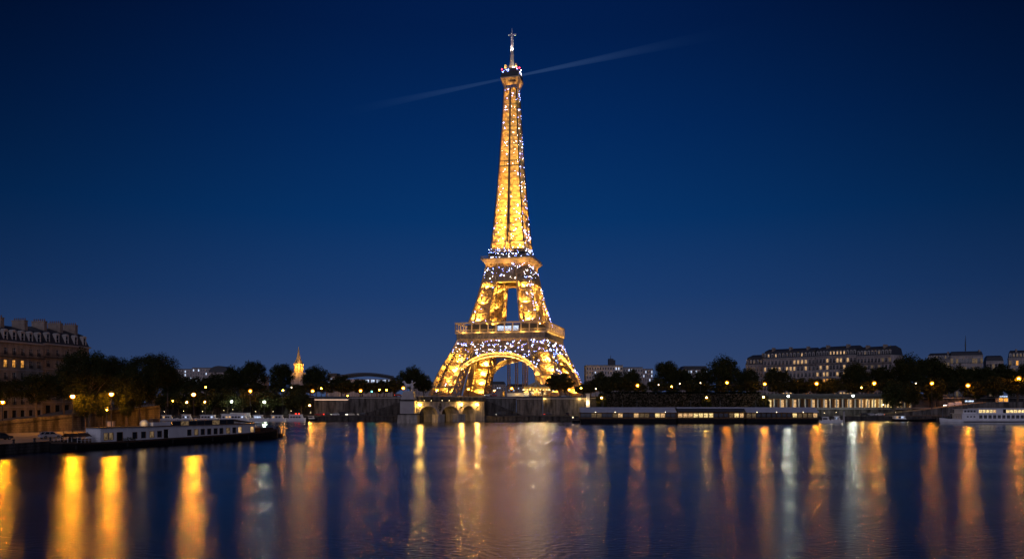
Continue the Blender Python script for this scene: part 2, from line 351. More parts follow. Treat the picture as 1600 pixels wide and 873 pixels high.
# ================================================================== the tower
TY, TR = 640.0, R(-14.5)
tower = thing('iron_lattice_tower', 'tall golden floodlit iron lattice tower sparkling with white lights behind the river bridge', 'tower', (0, TY, GZ), TR)
def interp(tab, z):
    for (a, va), (b, vb) in zip(tab, tab[1:]):
        if z <= b: return va + (vb - va) * (z - a) / (b - a)
    return tab[-1][1]
HT = [(0, 52.2), (10, 48.9), (20, 45.6), (33, 39.0), (44, 34.6), (58, 27.6), (75, 22.8), (92, 19.0), (106, 16.4), (112, 15.0), (120, 13.3), (140, 11.4), (160, 9.8), (181, 8.3), (215, 6.4), (247, 5.0)]
WT = [(0, 19.0), (20, 16.5), (33, 14.6), (44, 13.2), (58, 14.2), (75, 12.0), (92, 10.2), (106, 9.4), (112, 9.0), (120, 12.0 * .98), (140, 10.5), (160, 9.1), (181, 7.8), (215, 6.0), (247, 4.7)]
def Ho(z): return interp(HT, z)
def Wi(z): return interp(WT, z)
def leg_corners(z, sx, sy):
    h = Ho(z); i = h - Wi(z)
    return [Vector((sx * h, sy * h, z)), Vector((sx * i, sy * h, z)), Vector((sx * i, sy * i, z)), Vector((sx * h, sy * i, z))]
def lattice(levels, sx, sy, cw, bw, dense=True, core=True, plate=0.0, fb=None):
    mb = MB()
    for z0, z1 in zip(levels, levels[1:]):
        A, B = leg_corners(z0, sx, sy), leg_corners(z1, sx, sy)
        for k in range(4):
            j = (k + 1) % 4
            mb.beam(A[k], B[k], cw)
            mb.beam(B[k], B[j], bw * 1.3)
            mb.beam(A[k], B[j], bw); mb.beam(A[j], B[k], bw)
            # the far and the inner sides carry the fine secondary lacing, the sides towards the river stay open
            far_ = (k == 2 and sy < 0) or (k == 0 and sy > 0) or (k == 1 and sx > 0) or (k == 3 and sx < 0)
            if far_ and not core:
                fw = fb or bw
                for q in (1, 2):
                    mb.beam(A[k].lerp(B[k], q / 3), A[j].lerp(B[j], q / 3), fw * 1.3); mb.beam(A[k].lerp(A[j], q / 3), B[k].lerp(B[j], q / 3), fw)
                mb.beam(A[k].lerp(A[j], .5), B[k], fw); mb.beam(A[k].lerp(A[j], .5), B[j], fw)
            elif far_ and dense:
                for q in range(1, 5):
                    mb.beam(A[k].lerp(B[k], q / 5), A[j].lerp(B[j], q / 5), bw * (1.5 if q % 2 else 1.0))
                    mb.beam(A[k].lerp(A[j], q / 5), B[k].lerp(B[j], q / 5), bw * .9)
                for q in range(3):
                    a0, a1 = A[k].lerp(A[j], q / 3), A[k].lerp(A[j], (q + 1) / 3); b0_, b1_ = B[k].lerp(B[j], q / 3), B[k].lerp(B[j], (q + 1) / 3)
                    mb.beam(a0, b1_, bw * .9); mb.beam(a1, b0_, bw * .9)
            elif dense and core:
                ml, mr_, mt, mb_ = (A[k] + B[k]) / 2, (A[j] + B[j]) / 2, (B[k] + B[j]) / 2, (A[k] + A[j]) / 2
                mb.beam(ml, mt, bw * .4); mb.beam(mt, mr_, bw * .4); mb.beam(mr_, mb_, bw * .4); mb.beam(mb_, ml, bw * .4)
        mb.beam(B[0], B[2], bw); mb.beam(B[1], B[3], bw)
        if plate:   # landing at the top of the panel, lit from below
            c_ = (B[0] + B[1] + B[2] + B[3]) / 4; mb.quad(*[c_.lerp(p, plate) for p in B])
        if core:   # lift track and stair run up the middle of the leg
            a = (A[0] + A[1] + A[2] + A[3]) / 4; b = (B[0] + B[1] + B[2] + B[3]) / 4
            w = Wi((z0 + z1) / 2)
            for ox in (-.16, .16): mb.beam(a + Vector((ox * w, 0, 0)), b + Vector((ox * w, 0, 0)), w * .06)
            for t in range(6):
                p = a.lerp(b, t / 6); mb.beam(p - Vector((w * .3, 0, 0)), p + Vector((w * .3, 0, 0)), .35, w * .22)
                mb.beam(p - Vector((0, w * .34, 0)), p + Vector((0, w * .34, 0)), .3)
    return mb
LOW = [0, 8, 16.5, 25, 34, 44, 50]
MID = [57.5, 66, 75, 84, 92, 99, 106]
for sx in (-1, 1):
    for sy in (-1, 1):
        lattice(LOW, sx, sy, 1.15, .62).build('leg', M['iron'], tower)
        lattice(MID, sx, sy, .95, .52).build('upper_leg', M['iron'], tower)
        for p in leg_corners(0, sx, sy):
            f = MB(); f.hexa([p + Vector((a, b, -.5)) for a, b in ((-3, -3), (3, -3), (3, 3), (-3, 3))], [p + Vector((a, b, 1.6)) for a, b in ((-1.8, -1.8), (1.8, -1.8), (1.8, 1.8), (-1.8, 1.8))])
            f.build('masonry_footing', M['concrete'], tower)
SH = [112, 117, 123]
z = 123.0; st = 7.4
while z < 244: z += st; SH.append(min(z, 247)); st = max(3.6, st * .955)
SH[-1] = 247
for sx in (-1, 1):
    for sy in (-1, 1):
        lattice(SH, sx, sy, .8, .42, core=False, plate=.9, fb=.26).build('shaft_leg', M['iron'], tower)
def side_frames():
    """the four sides: a function (u, w, z) -> local point, w = distance in front of the axis"""
    for k in range(4):
        a = k * math.pi / 2; c, s = math.cos(a), math.sin(a)
        yield (lambda u, w, z, c=c, s=s: Vector((u * c + w * s, u * s - w * c, z)))
def arch_z(u): return 34.0 * math.sqrt(max(0.0, 1 - (abs(u) / 37.5) ** 2.25))
for fr in side_frames():
    # arch: outer and inner rib, soffit lacing and the fan of bars up to the girder
    a = MB(); n = 44; us = [-37.0 + 74.0 * i / n for i in range(n + 1)]
    def pt(u, d, off): zz = max(arch_z(u) - d, 0.0); return fr(u, Ho(max(zz, 0)) - off, zz)
    for u0, u1 in zip(us, us[1:]):
        for off in (0.1, 4.2):
            a.beam(pt(u0, 0, off), pt(u1, 0, off), 1.3); a.beam(pt(u0, 2.6, off), pt(u1, 2.6, off), .6)
            a.beam(pt(u0, 0, off), pt(u1, 2.6, off), .32); a.beam(pt(u1, 0, off), pt(u0, 2.6, off), .32)
        a.beam(pt(u0, 2.6, .1), pt(u0, 2.6, 4.2), .45); a.beam(pt(u0, 2.6, .1), pt(u1, 2.6, 4.2), .32)
        p0, p1, p2, p3 = pt(u0, 1.2, .5), pt(u1, 1.2, .5), pt(u1, 1.2, 3.8), pt(u0, 1.2, 3.8)
        a.quad(p0, p1, p2, p3)
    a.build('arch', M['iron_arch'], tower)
    us2 = [-34 + 68 * i / 34 for i in range(35)]
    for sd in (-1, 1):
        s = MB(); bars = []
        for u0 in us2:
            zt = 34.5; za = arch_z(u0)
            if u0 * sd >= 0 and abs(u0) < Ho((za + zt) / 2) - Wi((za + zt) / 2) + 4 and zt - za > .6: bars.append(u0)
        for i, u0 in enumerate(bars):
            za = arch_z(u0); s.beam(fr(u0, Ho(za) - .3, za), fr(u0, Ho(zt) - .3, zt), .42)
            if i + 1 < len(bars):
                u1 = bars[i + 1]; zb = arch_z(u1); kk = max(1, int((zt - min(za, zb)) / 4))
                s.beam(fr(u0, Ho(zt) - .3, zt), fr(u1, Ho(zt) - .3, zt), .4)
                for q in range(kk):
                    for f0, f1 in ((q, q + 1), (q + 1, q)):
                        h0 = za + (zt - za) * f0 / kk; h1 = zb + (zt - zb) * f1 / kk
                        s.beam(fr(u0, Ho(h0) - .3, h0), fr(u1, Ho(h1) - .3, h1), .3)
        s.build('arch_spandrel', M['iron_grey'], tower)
    # the trellis girder under the first floor
    gd = MB()
    for z0, z1 in ((34.5, 39), (39, 43.8)):
        m = 26; h0, h1 = Ho(z0) - .2, Ho(z1) - .2
        for i in range(m):
            a0, a1 = -1 + 2 * i / m, -1 + 2 * (i + 1) / m
            gd.beam(fr(a0 * h0, h0, z0), fr(a1 * h1, h1, z1), .36); gd.beam(fr(a1 * h0, h0, z0), fr(a0 * h1, h1, z1), .36)
            gd.beam(fr(a0 * h0, h0, z0), fr(a0 * h1, h1, z1), .4)
        gd.beam(fr(-h0, h0, z0), fr(h0, h0, z0), .9); gd.beam(fr(-h1, h1, z1), fr(h1, h1, z1), .9)
        gd.quad(fr(-h0, h0 - 6, z0), fr(h0, h0 - 6, z0), fr(h1, h1 - 6, z1), fr(-h1, h1 - 6, z1))
    gd.build('girder', M['iron'], tower)
    # frieze below the gallery with ribs
    fz = MB(); h = 35.0
    fz.hexa([fr(-h + .4, h - .4, 43.9), fr(h - .4, h - .4, 43.9), fr(h - 1.6, h - 1.6, 43.9), fr(-h + 1.6, h - 1.6, 43.9)], [fr(-h, h, 49.2), fr(h, h, 49.2), fr(h - 1.6, h - 1.6, 49.2), fr(-h + 1.6, h - 1.6, 49.2)])
    for i in range(31):
        u0 = -h + .3 + (2 * h - .6) * i / 30
        fz.beam(fr(u0 * .99, h - .2, 44), fr(u0, h + .2, 49.2), .34, .5)
    fz.build('frieze', M['iron_grey'], tower)
    ga = MB(); h = 36.2
    ga.hexa([fr(-h, h, 49.2), fr(h, h, 49.2), fr(h - 9, h - 9, 49.2), fr(-h + 9, h - 9, 49.2)], [fr(-h, h, 50.3), fr(h, h, 50.3), fr(h - 9, h - 9, 50.3), fr(-h + 9, h - 9, 50.3)])
    for i in range(12):
        u0 = -h + .5 + (2 * h - 1) * i / 11
        ga.beam(fr(u0, h - .5, 50.3), fr(u0, h - .5, 57.2), .75)
    ga.beam(fr(-h, h - .5, 57.3), fr(h, h - .5, 57.3), 1.0); ga.beam(fr(-h, h - .4, 51.9), fr(h, h - .4, 51.9), .35)
    for i in range(64): u0 = -h + .5 + (2 * h - 1) * i / 63; ga.beam(fr(u0, h - .4, 50.3), fr(u0, h - .4, 51.9), .16)
    ga.build('gallery', M['iron_pale'], tower)
    pv = MB(); h = 28.5
    pv.hexa([fr(-h, h, 50.3), fr(h, h, 50.3), fr(h - 3, h - 3, 50.3), fr(-h + 3, h - 3, 50.3)], [fr(-h, h, 56.4), fr(h, h, 56.4), fr(h - 3, h - 3, 56.4), fr(-h + 3, h - 3, 56.4)])
    pav = pv.build('pavilion', M['iron_dark'], tower)
    for i, u0 in enumerate((-10, -1.5, 4.2, 9.9)):
        w = 2.6; MB().quad(fr(u0 - w, h + .06, 51.6), fr(u0 + w, h + .06, 51.6), fr(u0 + w, h + .06, 55.2), fr(u0 - w, h + .06, 55.2)).build('pavilion_window', M['lit_cold'] if i else M['glass'], pav)
    # beam across the gap below the second floor, and the band of trellis above it
    bd = MB()
    for z0, z1 in ((92.0, 97), (97, 105)):
        m = 14; h0, h1 = Ho(z0) - .1, Ho(z1) - .1
        for i in range(m):
            a0, a1 = -1 + 2 * i / m, -1 + 2 * (i + 1) / m
            bd.beam(fr(a0 * h0, h0, z0), fr(a1 * h1, h1, z1), .34); bd.beam(fr(a1 * h0, h0, z0), fr(a0 * h1, h1, z1), .34)
        bd.beam(fr(-h0, h0, z0), fr(h0, h0, z0), .9); bd.quad(fr(-h0, h0 - 3, z0), fr(h0, h0 - 3, z0), fr(h1, h1 - 3, z1), fr(-h1, h1 - 3, z1))
    h0 = Ho(90.5); bd.hexa([fr(-h0, h0 - .5, 90.6), fr(h0, h0 - .5, 90.6), fr(h0, h0 - 8, 90.6), fr(-h0, h0 - 8, 90.6)], [fr(-h0, h0 - .5, 92), fr(h0, h0 - .5, 92), fr(h0, h0 - 8, 92), fr(-h0, h0 - 8, 92)])
    bd.build('cross_girder', M['iron'], tower)
    p2 = MB()
    p2.hexa([fr(-16.6, 16.6, 105.2), fr(16.6, 16.6, 105.2), fr(14, 14, 105.2), fr(-14, 14, 105.2)], [fr(-20.0, 20.0, 108.6), fr(20.0, 20.0, 108.6), fr(17, 17, 108.6), fr(-17, 17, 108.6)])
    for i in range(25): u0 = -1 + 2 * i / 24; p2.beam(fr(16.8 * u0, 16.75, 105.0), fr(20.1 * u0, 20.2, 108.6), .3, .35)
    p2.hexa([fr(-20.4, 20.4, 108.6), fr(20.4, 20.4, 108.6), fr(8, 8, 108.6), fr(-8, 8, 108.6)], [fr(-20.4, 20.4, 109.3), fr(20.4, 20.4, 109.3), fr(8, 8, 109.3), fr(-8, 8, 109.3)])
    p2.beam(fr(-20.1, 20.1, 110.8), fr(20.1, 20.1, 110.8), .25)
    for i in range(41): u0 = -20.1 + 40.2 * i / 40; p2.beam(fr(u0, 20.1, 109.3), fr(u0, 20.1, 110.8), .15)
    p2.build('second_floor_balcony', M['iron_pale'], tower)
    s2 = MB(); s2.hexa([fr(-15.4, 15.4, 109.3), fr(15.4, 15.4, 109.3), fr(12, 12, 109.3), fr(-12, 12, 109.3)], [fr(-15.0, 15.0, 113.6), fr(15.0, 15.0, 113.6), fr(12, 12, 113.6), fr(-12, 12, 113.6)])
    s2.hexa([fr(-16, 16, 113.6), fr(16, 16, 113.6), fr(12, 12, 113.6), fr(-12, 12, 113.6)], [fr(-16, 16, 114.2), fr(16, 16, 114.2), fr(12, 12, 114.2), fr(-12, 12, 114.2)])
    s2.build('second_floor_pavilion', M['iron_dark'], tower)
    # dark band half-way up the shaft
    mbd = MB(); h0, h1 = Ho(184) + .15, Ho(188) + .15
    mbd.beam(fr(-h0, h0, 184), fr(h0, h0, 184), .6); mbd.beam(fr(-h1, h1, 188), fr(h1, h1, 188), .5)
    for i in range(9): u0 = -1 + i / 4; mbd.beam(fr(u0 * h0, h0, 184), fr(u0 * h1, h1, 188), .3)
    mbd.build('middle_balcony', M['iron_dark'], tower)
    # guide rails that show dark on each face of the shaft
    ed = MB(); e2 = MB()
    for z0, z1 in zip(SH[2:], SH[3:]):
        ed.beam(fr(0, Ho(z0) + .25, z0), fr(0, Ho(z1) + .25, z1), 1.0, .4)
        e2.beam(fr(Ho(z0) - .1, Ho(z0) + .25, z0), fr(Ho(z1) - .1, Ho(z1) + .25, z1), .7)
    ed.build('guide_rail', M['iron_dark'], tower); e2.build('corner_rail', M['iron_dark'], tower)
    # flare under the top platform
    tp = MB()
    for i in range(9): u0 = -1 + i / 4; tp.beam(fr(u0 * 4.9, 4.9, 246.8), fr(u0 * 7.4, 7.4, 254.2), .34)
    tp.beam(fr(-5, 5, 247), fr(5, 5, 247), .4)
    tp.hexa([fr(-7.6, 7.6, 254.2), fr(7.6, 7.6, 254.2), fr(3, 3, 254.2), fr(-3, 3, 254.2)], [fr(-7.6, 7.6, 255), fr(7.6, 7.6, 255), fr(3, 3, 255), fr(-3, 3, 255)])
    tp.build('top_bracket', M['iron_pale'], tower)
    tc_ = MB()
    tc_.hexa([fr(-7.3, 7.3, 255), fr(7.3, 7.3, 255), fr(6, 6, 255), fr(-6, 6, 255)], [fr(-7.0, 7.0, 259), fr(7.0, 7.0, 259), fr(6, 6, 259), fr(-6, 6, 259)])
    tc_.hexa([fr(-5.2, 5.2, 259), fr(5.2, 5.2, 259), fr(1, 1, 259), fr(-1, 1, 259)], [fr(-4.6, 4.6, 262.6), fr(4.6, 4.6, 262.6), fr(1, 1, 262.6), fr(-1, 1, 262.6)])
    tc_.beam(fr(-6.8, 6.8, 260.3), fr(6.8, 6.8, 260.3), .2)
    for i in range(13): u0 = -6.8 + 13.6 * i / 12; tc_.beam(fr(u0, 6.8, 259), fr(u0, 6.8, 260.4), .16)
    tc_.build('top_cabin', M['iron_dark'], tower)
cu = MB(); cu.lathe([(3.0, 262.6), (2.9, 265.0), (2.0, 267.0), (1.55, 269.5), (1.75, 270), (1.5, 270.5), (1.45, 274), (1.7, 274.5), (1.3, 275), (1.15, 278.5), (1.0, 279.0)], 10)
cu.build('cupola', M['concrete'], tower)
an = MB(); an.tube((0, 0, 279), (0, 0, 291.5), .95, .7, 8); an.beam((-3.0, 0, 291.2), (3.4, 0, 291.0), .9); an.beam((0, -2.6, 291.6), (0, 2.6, 291.6), .8)
an.tube((0, 0, 291.5), (0, 0, 296.5), .3, .12, 6)
for k in range(5): an.tube((0, 0, 280 + k * 2.2), (0, 0, 280.4 + k * 2.2), 1.25, None, 8)
an.build('antenna_mast', M['white_paint'], tower)
for x, y, zz in ((-6.6, -6.6, 261.6), (5.2, -6.7, 262.4), (7.2, -4.5, 262.2)):
    MB().ball((x, y, zz), .55, 8, 5).build('red_beacon', M['red_beacon'], tower)
for x, y in ((-4.2, -3.0), (4.4, -3.4)):
    MB().prism([(x - 1.4, 262.6), (x + 1.4, 262.6), (x + .5, 266.2), (x - .5, 266.2)], y - 1, y + 1).build('top_dormer', M['iron_pale'], tower)
# thin lift and stair columns that stand under the floor
for x, y in ((-4.2, 6), (1.0, 11), (7.6, 9), (11.0, 4)):
    e = MB()
    for a in (-.9, .9):
        for b in (-.9, .9): e.beam((x + a, y + b, 0), (x + a, y + b, 50), .34)
    for k in range(25):
        zz = 2 * k
        for (a, b), (c, d) in (((-.9, -.9), (.9, -.9)), ((.9, -.9), (.9, .9)), ((.9, .9), (-.9, .9)), ((-.9, .9), (-.9, -.9))):
            e.beam((x + a, y + b, zz), (x + c, y + d, zz + 2), .2)
    e.build('lift_column', M['iron'], tower)
dk = MB(); dk.box(-35, 35, -35, -22, 44.5, 45.2); dk.box(-35, 35, 22, 35, 44.5, 45.2); dk.box(-35, -22, -21.9, 21.9, 44.5, 45.2); dk.box(22, 35, -21.9, 21.9, 44.5, 45.2)
dk.build('first_floor_deck', M['iron'], tower)
# ---- floodlights inside the ironwork, and lamps added outside it to gild arches and galleries
GOLD = (1.0, .58, .095)
def tl(x, y, z, p, c=GOLD, r=.5): lamp('projector_or_fill_light', (x, y, z), p, c, tower, r, True)
for sx in (-1, 1):
    for sy in (-1, 1):
        for z, p in ((3.5, 22000), (11, 46000), (19, 60000), (27, 66000), (36, 10000)):
            m = Ho(z) - Wi(z) / 2; d = Wi(z) * .17 * (1 if int(z) % 2 else -1)
            tl(sx * m + d, sy * m - d, z, p)
        for z, p in ((60, 36000), (67, 38000), (74, 39000), (81, 36000), (86.5, 28000), (96, 2500)):
            m = Ho(z) - Wi(z) / 2; d = Wi(z) * .16 * (1 if int(z) % 2 else -1)
            tl(sx * m + d, sy * m + d, z, p)
for z0, z1 in zip(SH[1:], SH[2:]):
    z = (z0 + z1) / 2; h = Ho(z)
    if z < 119: continue
    p = 95 * h * h * (z1 - z0) / 5.0
    if 186 > z > 176: p *= .55
    for sx in (-1, 1):
        for sy in (-1, 1): tl(sx * h * .5, sy * h * (.5 if sy > 0 else .62), z - (z1 - z0) * .36, p * 1.1, r=.25)
for fr in side_frames():
    for u in (-29, -17.5, -6, 6, 17.5, 29): p = fr(u, 33.4, 50.6); tl(p.x, p.y, p.z, 1700, (1, .5, .10), .3); p = fr(u, 37.6, 48.6); tl(p.x, p.y, p.z, 1500, (1, .55, .10), .3)
    for u in [-35 + 70 * i / 17 for i in range(18)]:
        p = fr(u, Ho(arch_z(u)) + 3.0, max(arch_z(u) - 4.0, 1)); tl(p.x, p.y, p.z, 3600, (1, .55, .13), .3)  # lamps added in front of the arch to turn its rim gold
    for u in (-13, 0, 13): p = fr(u, 20.2, 102.0); tl(p.x, p.y, p.z, 3000, (1, .5, .10), .3)
    for u in (-8, 8): p = fr(u, 9, 93.8); tl(p.x, p.y, p.z - 6, 900, (1, .5, .10), .3)
    p = fr(0, 7.2, 248.5); tl(p.x, p.y, p.z, 1500, (1, .5, .12), .25)
    p = fr(2.5, 4.4, 263.5); tl(p.x, p.y, p.z, 900, (1, .72, .38), .25)
for k in range(4):
    a = k * math.pi / 2 + .75; tl(4.0 * math.cos(a), 4.0 * math.sin(a), 263.0, 2600, (1, .84, .60), .2); tl(2.3 * math.cos(a), 2.3 * math.sin(a), 278.0, 1700, (1, .90, .74), .2)
for x in (-4.2, 4.4): tl(x, -5.4, 262.9, 900, (1, .60, .12), .2)
# ---- sparkle bulbs: on the girders, the corner edges and scattered over the lattice
rs = random.Random(11); spark = []
for k, fr in enumerate(side_frames()):
    front = k == 0; side = k == 1
    n1 = 100 if front else (50 if side else 25)
    for i in range(n1):
        z = rs.uniform(34.5, 43.8); h = Ho(z); u = rs.uniform(-1, 1) * h; spark.append((fr(u, h + .35, z), rs.random()))
    for i in range(45 if front else 20):
        u = rs.uniform(-33, 33); za = arch_z(u); z = rs.uniform(za, 35); h = Ho(z)
        if abs(u) < h: spark.append((fr(u, h + .3, z), rs.random()))
    for i in range(48 if front else 24):
        z = rs.uniform(93, 105); h = Ho(z); u = rs.uniform(-1, 1) * h; spark.append((fr(u, h + .3, z), rs.random()))
    for i in range(46 if front else 24):
        z = rs.uniform(110, 118); h = 15.3; u = rs.uniform(-1, 1) * h; spark.append((fr(u, h + .2, z), rs.random()))
    for i in range(80 if front else 60):            # shaft faces
        z = 119 + 128 * rs.random() ** 1.25; h = Ho(z); u = (1 if rs.random() < .5 else -1) * rs.uniform(.15, 1) * h; spark.append((fr(u, h + .25, z), rs.random()))
    for z0, z1, n in ((2, 44, 52), (58, 92, 50), (119, 247, 62)):       # corner edges
        for i in range(n):
            z = z0 + (z1 - z0) * (i + rs.random() * .6) / n; h = Ho(z)
            if side or front and rs.random() < .35 and z > 50 or k == 2 and rs.random() < .5:
                spark.append((fr(h + rs.uniform(-.6, .3), h + .3, z), rs.random() * .7))
                if side and rs.random() < .9: spark.append((fr(-h + rs.uniform(-.2, .9), h + .3, z), rs.random() * .7))
    for z0, z1, n in ((4, 34, 14), (58, 92, 20)):     # inner leg edges
        for i in range(n):
            z = rs.uniform(z0, z1); h = Ho(z); w = Wi(z)
            if front or side: spark.append((fr(rs.choice((-1, 1)) * (h - w * rs.random()), h + .3, z), rs.random()))
for i in range(46):
    a = rs.uniform(0, 6.28); spark.append((Vector((7.6 * math.cos(a), 7.6 * math.sin(a), rs.uniform(258.6, 262))), rs.random()))
Rz = Matrix.Rotation(TR, 3, 'Z')
spark.sort(key=lambda s: (Rz @ s[0]).y)
near, rest = spark[:100], spark[100:]
bulb = MB().octa((0, 0, 0), .21); b0 = bulb.build('sparkle_bulb', M['sparkle'], tower, loc=near[0][0])
for p, _ in near[1:]: inst(b0, 'sparkle_bulb', tower, p, 0, (lambda q: (q, q, q))(.55 + .7 * rs.random() ** 1.5))
r1 = MB(); r2 = MB()
for p, v in rest: (r2 if v > .72 else r1).octa(p, .10 + .20 * rs.random() ** 1.5)
tag(r1.build('sparkle_bulbs', M['sparkle'], tower), kind='stuff'); tag(r2.build('warm_sparkle_bulbs', M['sparkle_warm'], tower), kind='stuff')
# ---- the turning light's two beams in the night air: thin cones of lit air
def beam_mat(nm, length, s):
    m = bpy.data.materials.new(nm); m.use_nodes = True; t = m.node_tree; t.nodes.clear()
    co = t.nodes.new('ShaderNodeTexCoord'); sp = t.nodes.new('ShaderNodeSeparateXYZ'); t.links.new(co.outputs['Object'], sp.inputs[0])
    r = t.nodes.new('ShaderNodeMapRange'); t.links.new(sp.outputs[0], r.inputs[0]); r.inputs[1].default_value = 0; r.inputs[2].default_value = length; r.inputs[3].default_value = 1; r.inputs[4].default_value = 0
    p = t.nodes.new('ShaderNodeMath'); p.operation = 'POWER'; t.links.new(r.outputs[0], p.inputs[0]); p.inputs[1].default_value = 3.2
    k = t.nodes.new('ShaderNodeMath'); k.operation = 'MULTIPLY'; t.links.new(p.outputs[0], k.inputs[0]); k.inputs[1].default_value = s
    e = t.nodes.new('ShaderNodeEmission'); e.inputs[0].default_value = (.30, .55, 1, 1); t.links.new(k.outputs[0], e.inputs[1])
    o = t.nodes.new('ShaderNodeOutputMaterial'); t.links.new(e.outputs[0], o.inputs['Volume']); return m
top = Vector((0, TY, GZ + 257.3)); hd = Vector((126, -65, 0)).normalized()
for sg, lb, ln, s in ((1, 'pale blue searchlight beam reaching right from the top of the tower', 190, .022), (-1, 'pale blue searchlight beam reaching left from the top of the tower', 190, .014)):
    st = top + hd * sg * 8.2; rz = math.atan2(hd.y * sg, hd.x * sg)
    b = MB(); b.tube((0, 0, 0), (ln, 0, 0), 1.0, 5.0, 16)
    o = b.build('searchlight_beam', beam_mat('lit_air', ln, s), None, loc=st, rz=rz); tag(o, lb, 'light beam')
# ================================================================== walls and the bridge
def wall(name, label, px0, px1, Y, ztop, z0=2.0, th=1.2, m='stone', cop=True, cat='wall'):
    """straight quay wall facing the river between two photo columns"""
    x0, x1 = X(px0, Y), X(px1, Y)
    t = thing(name, label, cat, ((x0 + x1) / 2, Y, z0)); w = (x1 - x0) / 2; h = ztop - z0
    MB().box(-w, w, 0, th, -1, h - .9 if cop else h).build('masonry', M[m], t)
    if cop:
        MB().box(-w + .01, w - .01, -.28, th, h - .897, h - .55).build('coping', M['concrete'], t)
        MB().box(-w + .01, w - .01, .1, th - .3, h - .547, h + .0).build('parapet', M[m], t)
    return t
WY = 416.0
wall('embankment_wall', 'long dark embankment wall behind the moored boats at left', 228, 490.6, WY, 12.4, m='stone_dark')
t = wall('embankment_wall', 'pale embankment wall with a strip light under its coping', 491, 545, WY - 4, 11.3)
w = X(545, WY - 4) - X(491, WY - 4)
MB().box(-w / 2 + .3, w / 2 - .3, -.2, -.08, 8.22, 8.34).build('strip_light', emit('strip_light_glow', (1, .62, .42), 3.0), t)
t = wall('embankment_wall', 'streaked grey embankment wall with a stair flank beside the statue pedestal', 545.5, 640, WY, 12.0)
s = MB(); L0, L1 = X(562, WY) - t.location.x, X(640, WY) - t.location.x
s.prism([(L0, 0), (L1, 0), (L1, 8.2), (L0 + 2, .8)], -5.0, -.01); s.build('stair_flank', M['stone_dark'], t)
wall('embankment_wall', 'shadowed embankment wall behind the bridge arches', 640.5, 747.5, WY, 12.0)
t = wall('embankment_wall', 'dark embankment wall with a descending stair flank right of the bridge', 748, 806.5, WY, 12.0)
s = MB(); L0, L1 = X(756, WY) - t.location.x, X(816, WY) - t.location.x
s.prism([(L0, 0), (L1, 0), (L1 - 1, .8), (L0, 8.6)], -5.0, -.01); s.build('stair_flank', M['stone_dark'], t)
wall('wall_bastion', 'square stone bastion of the quay wall below the carousel', 807, 848, WY - 3, 11.5, th=2.9, cat='bastion')
t = wall('embankment_wall', 'warmly lit embankment wall right of the stone bastion', 848.5, 919, WY, 11.6)
for k in (-.46, .30, .47): lamp('wall_washer', (k * (X(919, WY) - X(848, WY)), -.9, 8.7), 420, (1, .6, .16), t, .15)
for px, nm in ((918.5, 'pale lit stone pillar at the right end of the embankment wall'), (753.5, 'pale stone pillar where the bridge meets the quay')):
    t = thing('stone_pillar', nm, 'pillar', (X(px, WY - 2), WY - 2, 2.2))
    hh = 10.8 if px > 800 else 9.6
    MB().box(-.9, .9, -.9, .9, 0, hh).build('shaft', M['concrete'], t); MB().box(-1.1, 1.1, -1.1, 1.1, hh + .003, hh + .5).build('cap', M['concrete'], t)
    if px > 800: lamp('pillar_light', (-.6, -1.8, 6.5), 900, (1, .72, .36), t, .2)
wall('embankment_wall', 'dark embankment wall under the tall ivy hedge', 919.5, 1190, WY + 2, 11.8, m='stone_dark')
wall('embankment_wall', 'long stone base wall under the lit pavilion', 1190.5, 1425, WY + 1, 6.2)
wall('embankment_wall', 'dark upper wall behind the quay ramp at right', 1425.5, 1990, WY + 1, 12.0, m='stone_dark')
# ramp that climbs to the right
rp = thing('quay_ramp', 'sloping stone ramp rising to the right behind the white cruise boat', 'ramp', (X(1372, 404), 404, 2.2))
rl = X(1545, 404) - X(1372, 404)
b = MB(); b.hexa([(0, 0, -.5), (rl, 0, -.5), (rl, 11.5, -.5), (0, 11.5, -.5)], [(0, 0, .05), (rl, 0, 6.9), (rl, 11.5, 6.9), (0, 11.5, .05)]); b.build('ramp_body', M['stone'], rp)
b = MB(); b.quad((.5, .3, .09), (rl, .3, 6.95), (rl, 11.2, 6.95), (.5, 11.2, .09)); b.build('ramp_surface', M['paving'], rp)
b = MB(); b.box(rl, rl + 60, 0, 11.5, -.5, 6.9); b.build('terrace', M['stone'], rp)
# ---- bridge
BA, BB = Vector((X(652, 356), 356, 0)), Vector((X(757, 390), 390, 0))
bl = (BB - BA).length; ba = math.atan2(BB.y - BA.y, BB.x - BA.x)
bridge = thing('stone_bridge', 'pale stone arch bridge with three lit arches beside the statue pedestal', 'bridge', BA, ba)
def tfor(px):
    k = (px - HX) / F; d = (BB - BA) / bl
    return (k * BA.y - BA.x) / (d.x - k * d.y)
arch = []
for a, c in ((655.5, 683.5), (690, 717.5), (722, 742.5)): arch.append((tfor(a), tfor(c)))
TH = 9.0
def low(u):
    for a, c in arch:
        if a < u < c:
            return 3.6 + 3.7 * math.sqrt(max(0, 1 - ((u - (a + c) / 2) / ((c - a) / 2)) ** 2))
    return -1.0
us = sorted(set([0, bl] + [a + (c - a) * i / 14 for a, c in arch for i in range(15)] + [a - .002 for a, c in arch] + [c + .002 for a, c in arch]))
w = MB()
